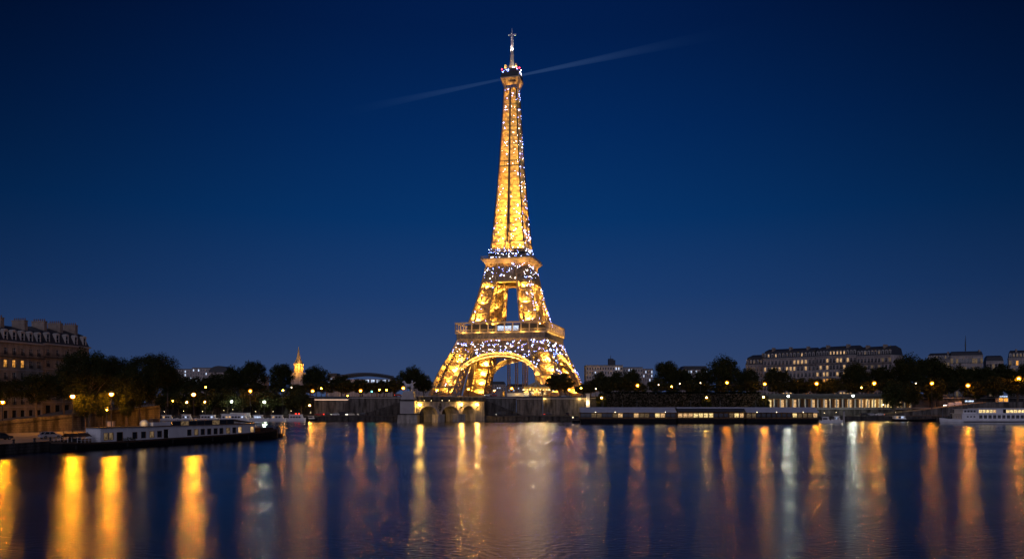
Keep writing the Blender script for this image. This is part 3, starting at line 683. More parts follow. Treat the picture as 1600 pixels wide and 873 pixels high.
for u0, u1 in zip(us, us[1:]):
    z0, z1 = low(u0), low(u1)
    inside = any(a <= (u0 + u1) / 2 <= c for a, c in arch)
    if inside and z0 < 0: z0 = 3.6
    if inside and z1 < 0: z1 = 3.6
    if u1 - u0 < .01: continue
    w.quad((u0, 0, z0), (u1, 0, z1), (u1, 0, 9.4), (u0, 0, 9.4)); w.quad((u0, TH, z0), (u0, TH, 9.4), (u1, TH, 9.4), (u1, TH, z1))
    w.quad((u0, 0, z0), (u0, TH, z0), (u1, TH, z1), (u1, 0, z1))
for a, c in arch:
    for u in (a, c): w.quad((u, 0, -1), (u, TH, -1), (u, TH, 3.6), (u, 0, 3.6))
w.quad((0, 0, -1), (0, 0, 9.4), (0, TH, 9.4), (0, TH, -1)); w.quad((bl, 0, -1), (bl, TH, -1), (bl, TH, 9.4), (bl, 0, 9.4))
w.build('arch_wall', M['stone_pale'], bridge)
inv = Matrix.Rotation(-ba, 3, 'Z')
ap = MB(); ap.prism([tuple((inv @ (Vector(q) - BA))[:2]) for q in ((X(641, 367), 367, 0), (X(741, 396), 396, 0), (X(752, 416), 416, 0), (X(641, 416), 416, 0))], 9.6, 10.4, 'z'); ap.build('approach_deck', M['stone_dark'], bridge)
for a, c in arch:            # proud arch rings
    r = MB()
    n = 16
    for i in range(n):
        t0, t1 = math.pi * i / n, math.pi * (i + 1) / n; m, rr = (a + c) / 2, (c - a) / 2
        p = [(m - rr * math.cos(t), 3.6 + 3.7 * math.sin(t)) for t in (t0, t1)]; o = [(m - (rr + .8) * math.cos(t), 3.6 + 4.4 * math.sin(t)) for t in (t0, t1)]
        r.hexa([(p[0][0], -.12, p[0][1]), (p[1][0], -.12, p[1][1]), (p[1][0], .1, p[1][1]), (p[0][0], .1, p[0][1])], [(o[0][0], -.12, o[0][1]), (o[1][0], -.12, o[1][1]), (o[1][0], .1, o[1][1]), (o[0][0], .1, o[0][1])])
    r.build('arch_ring', M['concrete'], bridge)
MB().box(-.3, bl + .3, -.7, TH + .7, 9.42, 10.0).build('cornice', M['stone_dark'], bridge)
MB().box(-.3, bl + .3, -.35, .1, 10.003, 11.6).build('parapet', M['stone'], bridge)
MB().box(-.2, bl + .2, -.55, .25, 11.603, 11.85).build('parapet_coping', M['concrete'], bridge)
MB().box(-.3, bl + .3, .12, TH + .5, 10.003, 10.5).build('roadway', M['asphalt'], bridge)
for a, c in ((tfor(675), tfor(689.8)), (tfor(707), tfor(721.8))):
    p = MB(); m = (a + c) / 2; hw = (c - a) / 2
    p.prism([(a, -.15), (m - hw * .7, -3.0), (m + hw * .7, -3.0), (c, -.15)], -1, 3.2, 'z'); p.prism([(a - .2, -.14), (m - hw * .74, -3.2), (m + hw * .74, -3.2), (c + .2, -.14)], 3.203, 3.6, 'z')
    p.build('pier', M['stone_pale'], bridge)
# carved wreath between the arches
cv = MB(); u = tfor(687)
for i in range(9):
    a = i * math.pi * 2 / 9; cv.ball((u + .75 * math.cos(a), -.15, 6.9 + 1.2 * math.sin(a)), .34, 6, 4)
cv.ball((u, -.2, 6.9), .55, 7, 5); cv.ball((u, -.2, 5.3), .4, 6, 4); cv.ball((u + .2, -.2, 8.4), .4, 6, 4)
cv.build('carved_wreath', M['stone_dark'], bridge)
for px in (654, 718.6, 743.5):
    u = tfor(px); ln = MB(); ln.beam((u, .0, 6.0), (u, -.9, 6.4), .16); ln.lathe([(.05, 6.2), (.26, 6.6), (.32, 7.4), (.1, 7.8)], 8, (u, -1.0, 0))
    lo = ln.build('wall_lantern', M['iron_dark'], bridge)
    MB().ball((u, -1.0, 7.95), .34, 8, 6).build('bulb', M['bulb_gold'], lo)
    lamp('lantern_light', (u, -1.7, 7.6), 430, (1, .60, .14), bridge, .2)
for px in (661, 672, 689, 700):
    u = tfor(px); MB().ball((u, -.8, 9.9), .10, 6, 4).build('parapet_light', M['bulb_small'], bridge)
for px in (664, 698, 730): lamp('under_arch_light', (tfor(px) + 3, 14, 4.5), 700, (1, .55, .14), bridge, .3)
# ---- pedestal and statue
PY = 353.0
M['bronze'] = M['bronze']
pd = thing('statue_pedestal', 'tall pale stone pedestal standing in the river at the bridge end', 'pedestal', (X(638.5, PY), PY, 0), R(-4))
MB().hexa([(-4.6, -3.2, -2), (4.4, -3.2, -2), (4.4, 3.4, -2), (-4.6, 3.4, -2)], [(-4.3, -2.9, 3.6), (4.2, -2.9, 3.6), (4.2, 3.2, 3.6), (-4.3, 3.2, 3.6)]).build('base', M['stone_pale'], pd)
MB().box(-4.5, 4.4, -3.1, 3.4, 3.603, 4.1).build('base_moulding', M['stone_dark'], pd)
MB().box(-3.3, 2.9, -2.5, 2.8, 4.103, 9.7).build('shaft', M['concrete'], pd)
MB().box(-3.7, 3.3, -2.9, 3.1, 9.703, 10.4).build('cornice', M['stone_dark'], pd)
MB().hexa([(-3.1, -2.4, 10.403), (2.8, -2.4, 10.403), (2.8, 2.6, 10.403), (-3.1, 2.6, 10.403)], [(-2.0, -1.8, 14.0), (2.4, -1.8, 14.0), (2.4, 2, 14.0), (-2.0, 2, 14.0)]).build('plinth', M['concrete'], pd)
def skin(name, verts, edges, radii, m, parent, sub=2):
    me = bpy.data.meshes.new(name); me.from_pydata(verts, edges, []); me.materials.append(m)
    o = bpy.data.objects.new(name, me); COL.objects.link(o); o.parent = parent
    sk = o.modifiers.new('skin', 'SKIN'); me.skin_vertices.new() if not me.skin_vertices else None
    for i, r_ in enumerate(radii): me.skin_vertices[0].data[i].radius = (r_, r_) if not isinstance(r_, tuple) else r_
    me.skin_vertices[0].data[0].use_root = True
    sb = o.modifiers.new('subd', 'SUBSURF'); sb.levels = sub; sb.render_levels = sub
    for p in me.polygons: p.use_smooth = True
    sk.use_smooth_shade = True
    return o
st = thing('equestrian_statue', 'carved stone statue of a warrior standing beside his horse on the pedestal', 'statue', (X(638.5, PY) + .2, PY, 14.003), R(-4), scale=(1.22, 1.22, 1.22))
# horse faces right: pelvis root, spine, neck, head, legs with knee and hock
hv = [(-1.1, 0, 2.15), (-.35, 0, 2.1), (.45, 0, 2.15), (1.0, 0, 2.3), (1.35, 0, 2.95), (1.55, 0, 3.5), (1.95, 0, 3.45), (2.3, 0, 3.1),
      (-1.25, .35, 1.8), (-1.0, .38, 1.25), (-1.4, .38, .75), (-1.3, .38, .08), (-1.25, -.35, 1.8), (-1.05, -.38, 1.25), (-1.5, -.38, .75), (-1.45, -.38, .08),
      (.75, .35, 1.7), (.8, .36, 1.0), (.75, .36, .45), (.85, .36, .06), (.85, -.35, 1.75), (1.2, -.36, 1.35), (1.1, -.36, .8), (1.15, -.36, .5),
      (-1.5, 0, 2.2), (-1.9, 0, 1.7), (-1.95, 0, 1.1), (1.52, .14, 3.85), (1.52, -.14, 3.85)]
he = [(0, 1), (1, 2), (2, 3), (3, 4), (4, 5), (5, 6), (6, 7), (0, 8), (8, 9), (9, 10), (10, 11), (0, 12), (12, 13), (13, 14), (14, 15), (2, 16), (16, 17), (17, 18), (18, 19), (2, 20), (20, 21), (21, 22), (22, 23), (0, 24), (24, 25), (25, 26), (5, 27), (5, 28)]
hr = [.62, .6, .64, .55, .38, .30, .22, .15, .34, .2, .13, .12, .34, .2, .13, .12, .28, .16, .12, .13, .28, .17, .12, .11, .16, .15, .08, .07, .07]
hv = [(-x - .2, -y, z) for x, y, z in hv]
skin('horse', hv, he, hr, M['bronze'], st)
wv = [(0, 0, 1.45), (0, 0, 1.8), (0, 0, 2.2), (0, 0, 2.5), (.02, 0, 2.68), (.06, 0, 2.95), (-.42, 0, 2.35), (-.62, -.1, 1.9), (-.5, -.3, 1.5), (.42, 0, 2.38), (.75, -.05, 2.6), (1.15, 0, 2.85), (-.2, 0, 1.3), (-.25, -.05, .75), (-.28, 0, .1), (.22, 0, 1.3), (.3, -.12, .75), (.32, -.02, .1)]
we = [(0, 1), (1, 2), (2, 3), (3, 4), (4, 5), (2, 6), (6, 7), (7, 8), (2, 9), (9, 10), (10, 11), (0, 12), (12, 13), (13, 14), (0, 15), (15, 16), (16, 17)]
wr = [.26, .24, .32, .16, .1, .19, .15, .12, .09, .15, .12, .08, .19, .14, .1, .19, .14, .1]
wo_ = skin('warrior', wv, we, wr, M['bronze'], st); wo_.location = (1.25, -.9, .02); wo_.scale = (1.15, 1.15, 1.15)
dr = MB(); dr.lathe([(.42, .55), (.36, 1.1), (.30, 1.5), (.33, 1.9)], 10); dr.ball((.06, 0, 3.05), .26, 8, 6)
dd = dr.build('tunic_and_helmet', M['bronze'], wo_, smooth=True)
MB().box(-2.0, 2.3, -1.5, 1.6, -.0, .07).build('statue_base', M['bronze'], st)
# ---- near-left retaining wall with its sloping parapet
def zt(y): return 5.0 + (y - 194) * .068
rw = thing('retaining_wall', 'long stone retaining wall with a sloping parapet behind the left quay', 'wall', (0, 0, 0))
wl = [(x + .01, y) for x, y in WL]
b = MB(); c = MB(); pbl = MB()
for (x0, y0), (x1, y1) in zip(wl, wl[1:]):
    za, zb = zt(y0) - 1.0, zt(y1) - 1.0
    b.hexa([(x0, y0, 1.5), (x1, y1, 1.5), (x1 - 1, y1, 1.5), (x0 - 1, y0, 1.5)], [(x0, y0, za), (x1, y1, zb), (x1 - 1, y1, zb), (x0 - 1, y0, za)])
    c.hexa([(x0 + .25, y0, za + .003), (x1 + .25, y1, zb + .003), (x1 - 1, y1, zb + .003), (x0 - 1, y0, za + .003)], [(x0 + .25, y0, za + .3), (x1 + .25, y1, zb + .3), (x1 - 1, y1, zb + .3), (x0 - 1, y0, za + .3)])
    pbl.hexa([(x0 - .1, y0, za + .303), (x1 - .1, y1, zb + .303), (x1 - .7, y1, zb + .303), (x0 - .7, y0, za + .303)], [(x0 - .1, y0, za + 1), (x1 - .1, y1, zb + 1), (x1 - .7, y1, zb + 1), (x0 - .7, y0, za + 1)])
b.build('masonry', M['stone'], rw); c.build('coping', M['stone_dark'], rw); pbl.build('parapet', M['stone'], rw)

# ================================================================== Haussmann blocks
def bake_window(w, h, pane, rail=True):
    """window part template: frame, pane, iron rail as separate meshes"""
    f = MB(); t = .09
    for x0, x1, z0, z1 in ((-w / 2, -w / 2 + t, 0, h), (w / 2 - t, w / 2, 0, h), (-w / 2 + t, w / 2 - t, h - t, h), (-w / 2 + t, w / 2 - t, 0, t), (-.05, .05, t, h - t), (-w / 2 + t, -.05, h * .66, h * .66 + .06), (.05, w / 2 - t, h * .66, h * .66 + .06)): f.box(x0, x1, .18, .26, z0, z1)
    p = MB().quad((-w / 2, .24, 0), (w / 2, .24, 0), (w / 2, .24, h), (-w / 2, .24, h))
    r_ = MB()
    r_.box(-w / 2 - .1, w / 2 + .1, -.2, -.14, .85, .92); r_.box(-w / 2 - .1, w / 2 + .1, -.2, -.14, .05, .1)
    for i in range(9): x = -w / 2 + (w * i / 8); r_.box(x - .02, x + .02, -.19, -.15, .1, .85)
    return f, p, r_
def block(label, A, B, z0, eave, bays, rows, lit={}, roof_h=6.5, depth=14, m='facade', bw=1.25, chim=3, dorm=True, shop=True, group=None, cat='building', balc=(2, 5), pots=True, rows_first=.0, dim=None):
    A, B = Vector((*A, z0)), Vector((*B, z0)); ln = (B - A).length
    t = thing('apartment_building', label, cat, A, math.atan2(B.y - A.y, B.x - A.x), group)
    chx = 1.5 if shop else .5
    H = eave - z0; gh = H * .19 if shop else 0; rh = (H - gh - .6) / rows; bs = ln / bays; wh = rh * .62
    w = MB(); w.box(0, ln, .4, depth, 0, H - .01)
    for i in range(bays + 1):
        x0 = 0 if i == 0 else (i - .5) * bs + bw / 2; x1 = ln if i == bays else (i + .5) * bs - bw / 2
        w.box(x0, x1, 0, .4, gh, H - .01)
    for r_ in range(rows + 1):
        zb = gh if r_ == 0 else gh + (r_ - 1) * rh + rh * .18 + wh
        zt_ = gh + r_ * rh + rh * .18 if r_ < rows else H - .01
        for i in range(bays): w.box((i + .5) * bs - bw / 2, (i + .5) * bs + bw / 2, .003, .4, zb, zt_)
    if shop:
        for i in range(bays + 1):
            x0 = 0 if i == 0 else (i - .5) * bs + bs * .27; x1 = ln if i == bays else (i + .5) * bs - bs * .27
            w.box(x0, x1, -.1, .4, 0, gh - .01)
        for i in range(bays): w.box((i + .5) * bs - bs * .27, (i + .5) * bs + bs * .27, -.08, .4, gh * .78, gh - .01)
    w.build('wall', M[m], t)
    mo = MB(); mo.box(-.2, ln + .2, -.75, depth, H, H + .45)
    for r_ in range(rows): mo.box(-.1, ln + .1, -.16, .0, gh + r_ * rh - .12, gh + r_ * rh + .12)
    mo.build('cornice', M['concrete'], t)
    f, p, r_ = bake_window(bw, wh, None)
    fo = po = ro = None; lit_o = {}
    for row in range(rows):
        for i in range(bays):
            loc = ((i + .5) * bs, 0, gh + row * rh + rh * .18)
            if fo is None:
                fo = f.build('window', M['win_white'], t, loc=loc); cur = fo
                po = p.build('pane', M['glass'], cur); ro = r_.build('rail', M['iron_dark'], cur)
            else:
                cur = inst(fo, 'window', t, loc); k = lit.get((row, i)) or (dim if dim and random.random() < .27 else None)
                if k:
                    if k not in lit_o:
                        lit_o[k] = p.build('pane', M[k], cur)
                    else: inst(lit_o[k], 'pane', cur)
                else: inst(po, 'pane', cur)
                inst(ro, 'rail', cur)
    for row in balc:
        if row < rows:
            bz = gh + row * rh; b = MB(); b.box(-.05, ln + .05, -.95, -.17, bz - .05, bz + .12)
            b.box(-.05, ln + .05, -.95, -.90, bz + 1.0, bz + 1.06)
            n = int(ln / .35)
            for i in range(n + 1): x = ln * i / n; b.box(x - .025, x + .025, -.94, -.9, bz + .12, bz + 1.0)
            b.build('balcony', M['iron_dark'], t)
    if shop:
        for i in range(bays):
            c0 = (i + .5) * bs; MB().quad((c0 - bs * .27, .25, .1), (c0 + bs * .27, .25, .1), (c0 + bs * .27, .25, gh * .78), (c0 - bs * .27, .25, gh * .78)).build('shop_window', M['glass'], t)
    # mansard
    H2 = H + .45
    rf = MB(); rf.hexa([(.05, -.2, H2 + .003), (ln - .05, -.2, H2 + .003), (ln - .05, depth - .1, H2 + .003), (.05, depth - .1, H2 + .003)], [(.6, 1.7, H2 + roof_h * .72), (ln - .6, 1.7, H2 + roof_h * .72), (ln - .6, depth - 1.7, H2 + roof_h * .72), (.6, depth - 1.7, H2 + roof_h * .72)])
    rf.hexa([(.6, 1.7, H2 + roof_h * .72 + .003), (ln - .6, 1.7, H2 + roof_h * .72 + .003), (ln - .6, depth - 1.7, H2 + roof_h * .72 + .003), (.6, depth - 1.7, H2 + roof_h * .72 + .003)], [(1.2, depth / 2 - .3, H2 + roof_h), (ln - 1.2, depth / 2 - .3, H2 + roof_h), (ln - 1.2, depth / 2 + .3, H2 + roof_h), (1.2, depth / 2 + .3, H2 + roof_h)])
    ro_ = rf.build('roof', M['slate'], t)
    if dorm:
        dm = MB(); dm.box(-.75, -.5, -.1, 1.9, 0, 2.5); dm.box(.5, .75, -.1, 1.9, 0, 2.5); dm.box(-.5, .5, -.1, 1.9, 2.2, 2.5); dm.box(-.5, .5, .03, .25, 1.1, 1.2); dm.prism([(-.9, 2.503), (.9, 2.503), (0, 3.0)], -.25, 2.0)
        dp = MB().quad((-.5, .12, 0), (.5, .12, 0), (.5, .12, 2.2), (-.5, .12, 2.2))
        d0 = None
        for i in range(bays):
            loc = ((i + .5) * bs, .05, H2 + roof_h * .1)
            k = lit.get(('d', i)) or (dim if dim and random.random() < .4 else None)
            if d0 is None: d0 = dm.build('dormer', M['win_white'], t, loc=loc); dp0 = dp.build('pane', M['glass'], d0)
            else:
                cur = inst(d0, 'dormer', t, loc)
                if k: dp.build('pane', M[k], cur)
                else: inst(dp0, 'pane', cur)
    for i in range(chim):
        x = ln * (i + .5) / chim if chim > 1 else ln * .9; x = min(max(x, .7), ln - .7)
        c = MB(); c.box(x - .6, x + .6, 2.0, 6.6, H2 + 1, H2 + roof_h + chx); c.box(x - .7, x + .7, 1.9, 6.7, H2 + roof_h + chx + .003, H2 + roof_h + chx + .25)
        co_ = c.build('chimney', M['chimney'], ro_)
        if pots:
            pp = MB()
            for q in range(6): pp.tube((x, 2.4 + q * .75, H2 + roof_h + chx + .25), (x, 2.4 + q * .75, H2 + roof_h + chx + .95), .17, .14, 6)
            pp.build('chimney_pots', M['clay'], co_)
    return t
# left, close to us
block('limestone apartment block at the far left with three amber lit windows', (-154.0, 204), (X(67, 246), 246), 3.6, 26.9, 14, 5, roof_h=5.2, depth=15, chim=5, bw=1.2,
      lit={(3, 9): 'lit_warm', (3, 10): 'lit_warm', (3, 11): 'lit_warm', (1, 12): 'lit_dim'}, balc=(4, 2))
block('limestone apartment block with dark windows behind the tall plane tree', (X(67.5, 248), 248), (X(139, 268), 268), 5.2, 27.4, 5, 5, roof_h=5.4, depth=13, chim=3, bw=1.2, balc=(4,))
# right bank row
block('grey stone apartment block with rounded dark roof beyond the right bank trees', (X(1165, 640), 640), (X(1192, 628), 628), GZ, 38, 5, 5, m='facade_grey', roof_h=8, depth=18, chim=1, shop=False, dim='lit_dim', pots=False)
block('long stone apartment block with a pair of amber lit windows behind the right bank trees', (X(1192.5, 622), 622), (X(1274, 596), 596), GZ, 42, 14, 6, m='facade_grey', roof_h=7.5, depth=18, chim=3, shop=False, bw=1.6,
      lit={(2, 8): 'lit_warm', (2, 9): 'lit_warm', (1, 8): 'lit_warm', (1, 7): 'lit_soft', (1, 11): 'lit_soft', (4, 7): 'lit_soft', (1, 13): 'lit_soft'}, dim='lit_soft', pots=False)
block('long stone apartment block with four amber lit windows in a row at right', (X(1274.5, 595), 595), (X(1338, 573), 573), GZ, 42.3, 12, 6, m='facade_grey', roof_h=7.3, depth=18, chim=2, shop=False, bw=1.6,
      lit={(2, 2): 'lit_warm', (2, 3): 'lit_warm', (2, 4): 'lit_warm', (2, 5): 'lit_warm', (0, 3): 'lit_soft'}, dim='lit_soft', pots=False)
block('stone corner apartment block with a tall chimney at the right end of the row', (X(1338.5, 572), 572), (X(1393, 553), 553), GZ, 41.2, 10, 6, m='facade_grey', roof_h=6.8, depth=18, chim=2, shop=False, bw=1.6, dim='lit_dim', pots=False)
block('distant dark roofed apartment block left of the radio mast', (X(1449, 700), 700), (X(1484, 690), 690), GZ, 45, 8, 4, m='facade_grey', roof_h=6, depth=16, chim=1, shop=False, dim='lit_dim', pots=False, bw=1.6)
block('distant pale terraced apartment block under the radio mast', (X(1485, 690), 690), (X(1536, 680), 680), GZ, 48.0, 12, 5, m='facade_grey', roof_h=4, depth=16, chim=1, shop=False, dim='lit_dim', pots=False, bw=1.8, dorm=False)
block('distant low dark apartment block right of the radio mast', (X(1541, 700), 700), (X(1568, 695), 695), GZ, 44, 6, 4, m='facade_grey', roof_h=5, depth=16, chim=0, shop=False, dim='lit_dim', pots=False, bw=1.8, dorm=False)
block('distant apartment block with one bright window at the right edge', (X(1576, 620), 620), (X(1625, 610), 610), GZ, 42.5, 9, 5, m='facade_grey', roof_h=6, depth=16, chim=2, shop=False, lit={(4, 2): 'lit_warm'}, dim='lit_dim', pots=False, bw=1.6)
mr = thing('radio_mast', 'thin dark radio mast on the distant roofs at right', 'mast', (X(1508.5, 686), 686, 52.3))
ms = MB(); hh = Z(524, 686) - 52.3
ms.tube((0, 0, 0), (0, 0, hh * .6), .5, .35, 6); ms.tube((0, 0, hh * .6), (0, 0, hh), .3, .12, 6)
for k in range(4): ms.beam((-.9, 0, hh * (.3 + k * .15)), (.9, 0, hh * (.3 + k * .15)), .16)
ms.build('mast', M['iron_dark'], mr)
# ---- far skyline: simple city blocks with a few windows each
def far_block(label, px0, px1, pyt, Y, rows, cols, m='facade_grey', roof='flat', lit=.25, cold=False, nm='city_block', depth=18, base=GZ):
    x0, x1 = X(px0, Y), X(px1, Y); zt_ = Z(pyt, Y); t = thing(nm, label, 'building', ((x0 + x1) / 2, Y, base)); w = (x1 - x0) / 2; h = zt_ - base
    MB().box(-w, w, 0, depth, 0, h - .01).build('wall', M[m], t)
    if roof == 'flat': MB().box(-w - .2, w + .2, -.3, depth + .2, h, h + .8).build('roof', M['zinc'], t)
    else: MB().prism([(-w - .3, h), (w + .3, h), (w * .86, h + 3.5), (-w * .86, h + 3.5)], -.3, depth).build('roof', M['slate'], t)
    ww = 2 * w / cols * .42; wh = min(2.2, h / (rows + 4) * .6); o = {}
    for r_ in range(rows):
        for c_ in range(cols):
            k = ('lit_cold' if cold else 'lit_soft') if random.random() < lit else 'glass'
            loc = (-w + 2 * w * (c_ + .5) / cols, -.06, h - 1.2 - wh - r_ * (wh * 1.75))
            if k in o: inst(o[k], 'window', t, loc)
            else: o[k] = MB().box(-ww / 2, ww / 2, 0, .05, 0, wh).build('window', M[k], t, loc=loc)
    return t
far_block('far hillside apartment block left of the dark dome at left', 262, 300, 577, 900, 3, 9, lit=.3, cold=True)
far_block('far wide hillside apartment block with pale windows behind the left trees', 300.5, 340, 575, 880, 4, 10, lit=.3, cold=True)
dm = thing('domed_hall', 'far dark domed roof on the skyline behind the left trees', 'building', (X(342, 860), 860, GZ))
MB().box(-12, 12, 0, 20, 0, 28).build('wall', M['facade_grey'], dm); d = MB(); d.prism([(-12, 28.003)] + [(-11 * math.cos(a * math.pi / 10), 28.2 + 7 * math.sin(a * math.pi / 10)) for a in range(11)] + [(12, 28.003)], -.2, 20); d.build('roof', M['slate'], dm)
far_block('far low lit terrace between the two left trees', 385, 412, 588, 820, 1, 8, lit=.8, cold=True)
far_block('far stone house just right of the church spire', 512, 527, 588, 840, 2, 4, lit=.7, cold=True, roof='m')
# arched dark steel hall
hl = thing('arched_hall', 'long dark hall with an arched lattice roof behind the left trees', 'hall', (X(570, 800), 800, GZ))
hw = (X(616, 800) - X(525, 800)) / 2; hb = Z(592, 800) - GZ
MB().box(-hw * .95, hw * .95, 1, 25, 0, hb).build('wall', M['facade_grey'], hl)
rf = MB(); n = 26
def hz(u): return hb + 1.0 + 5.2 * math.cos(u * 1.25) ** 1.0
for i in range(n):
    a, b = -1 + 2 * i / n, -1 + 2 * (i + 1) / n
    for dz in (0, 2.9): rf.beam((a * hw, 0, hz(a) - dz), (b * hw, 0, hz(b) - dz), .8)
    rf.beam((a * hw, 0, hz(a)), (b * hw, 0, hz(b) - 2.9), .5); rf.beam((a * hw, 0, hz(a)), (a * hw, 0, hz(a) - 2.9), .55)
    rf.hexa([(a * hw, .6, hz(a) - 2.6), (b * hw, .6, hz(b) - 2.6), (b * hw, 25, hz(b) - 2.6), (a * hw, 25, hz(a) - 2.6)], [(a * hw, .6, hz(a) - .6), (b * hw, .6, hz(b) - .6), (b * hw, 25, hz(b) - .6), (a * hw, 25, hz(a) - .6)])
rf.build('arched_roof', M['iron_dark'], hl)
for i in range(14):
    u = -.05 + i * .065; MB().box(u * hw, u * hw + 1.6, .9, .95, hb - 3.4, hb - .6).build('window', M['lit_cold'] if i % 3 else M['glass'], hl)
far_block('far dark apartment block glimpsed left of the tower foot', 640, 690, 600, 900, 3, 9, lit=.2)
far_block('far pale apartment block seen through the tower arch at left', 758, 790, 600, 1000, 3, 9, lit=.25, cold=True, roof='m')
far_block('far apartment block seen through the middle of the tower arch', 790.5, 826, 604, 980, 2, 10, lit=.2, cold=True, roof='m')
far_block('far low apartment block seen through the tower arch at right', 826.5, 858, 607, 960, 2, 8, lit=.2, cold=True, roof='m')
far_block('far wide dark school block behind the tower arch trees', 858.5, 905, 606, 960, 2, 8, lit=.15)
far_block('pale flat roofed slab building right of the tower foot', 916, 973, 571.5, 700, 3, 14, m='concrete', lit=.08, cold=True, nm='slab_building', depth=20)
far_block('lower pale wing of the slab building with stepped roof', 973.5, 1004, 574.5, 715, 3, 8, m='concrete', lit=.12, cold=True, nm='slab_building', depth=20)
sk = thing('skyscraper', 'dark distant skyscraper with a spike rising behind the pale slab building', 'skyscraper', (X(956, 2400), 2400, GZ))
MB().box(-9, 5, 0, 26, 0, Z(560, 2400) - GZ).build('tower_block', M['slate'], sk); MB().box(5.01, 11, 2, 24, 0, Z(562, 2400) - GZ).build('side_block', M['slate'], sk)
hs = Z(560, 2400) - GZ; MB().tube((-2, 13, hs), (-2, 13, hs + 12), 1.2, .25, 6).build('spike', M['iron_dark'], sk)
far_block('far dark block with cold lit windows right of the slab building', 1004.5, 1020, 577, 760, 3, 5, lit=.3, cold=True)
far_block('far row of roofs with pale windows between the right bank trees', 1066, 1106, 577, 800, 3, 10, lit=.35, cold=True, roof='m')
# lit church spire
ch = thing('church_spire', 'small golden floodlit church spire above the left trees', 'church', (X(466.5, 760), 760, GZ))
zb = Z(582, 760) - GZ; z1 = Z(568, 760) - GZ; z2 = Z(561, 760) - GZ; z3 = Z(544, 760) - GZ
M['gilded'] = mat('floodlit_spire_stone', (.55, .42, .22), (.40, .30, .15), .7, .6)
MB().box(-6, 6, -6, 6, 0, zb).build('tower_base', M['facade_grey'], ch)
b = MB()
for i in range(8):
    a = i * math.pi / 4 + .39; b.beam((3.8 * math.cos(a), 3.8 * math.sin(a), zb), (3.8 * math.cos(a), 3.8 * math.sin(a), z1), 1.0)
b.lathe([(4.6, zb), (4.6, zb + .8)], 8); b.lathe([(4.6, z1 - .8), (4.8, z1)], 8); b.tube((0, 0, zb), (0, 0, z1), 1.5, None, 8); b.build('belfry', M['gilded'], ch)
MB().lathe([(4.5, z1 + .003), (3.3, z1 + 2), (2.0, z2 + .5), (1.2, z2 + 4), (.2, z3 + 1.5)], 8).build('spire', M['gilded'], ch)
for a in (0.3, 1.8, 3.4, 5.0):
    lamp('spire_light', (7.5 * math.cos(a), 7.5 * math.sin(a), z1 - 3), 6500, (1, .48, .08), ch, .4); lamp('belfry_light', (2.6 * math.cos(a), 2.6 * math.sin(a), zb + 4), 160, (1, .44, .06), ch, .3)
lamp('spire_light', (0, -9, zb - 1), 1200, (1, .44, .06), ch, .4)
# ---- lit pavilion on the right quay
PVY = 418.0; px0, px1 = 1190, 1482
pv = thing('riverside_pavilion', 'long low flat roofed pavilion with a warmly lit colonnade on the right bank', 'pavilion', (X(px0, PVY), PVY, 6.2))
pl = X(px1, PVY) - X(px0, PVY); zr = Z(622.5, PVY) - 6.2
MB().box(0, pl, 5.5, 14, 0, zr).build('back_wall', M['wood'], pv)
MB().prism([(-1.6, zr + .003), (14.5, zr + .003), (14.5, zr + 2.6), (2.0, zr + 2.6)], -.8, pl + .8, 'x').build('roof', M['grey_roof'], pv)
MB().box(-.5, pl + .5, -1.2, 14, -.3, -.003).build('floor_slab', M['concrete'], pv)
nb = 30; cs = None
for i in range(nb + 1):
    x = pl * i / nb; o = MB().box(-.28, .28, -.3, .3, 0, zr).build('column', M['cream_paint'], pv, loc=(x, 0, 0)) if cs is None else inst(cs, 'column', pv, (x, 0, 0)); cs = cs or o
litb = {1, 3, 5, 8, 10, 12, 14, 16, 17, 18, 19, 20, 21, 22, 24, 27}
rv = random.Random(5); wo2 = {}
for i in range(nb):
    k = 'lit_cream' if i in (1, 18, 19, 20, 21) else ('lit_soft' if i in litb else 'glass')
    loc = (pl * (i + .5) / nb + rv.uniform(-.3, .3), 3.2, 0)
    if k in wo2: inst(wo2[k], 'window', pv, loc)
    else: wo2[k] = MB().box(-1.05, 1.05, 0, .1, .1, zr - .5).build('window', M[k], pv, loc=loc)
for i in (1, 3, 5, 10, 16, 18.5, 20, 21.5): lamp('pavilion_light', (pl * (i + .5) / nb, 1.5, zr - .6), 150 if i < 15 else 420, (1, .70, .26), pv, .2)
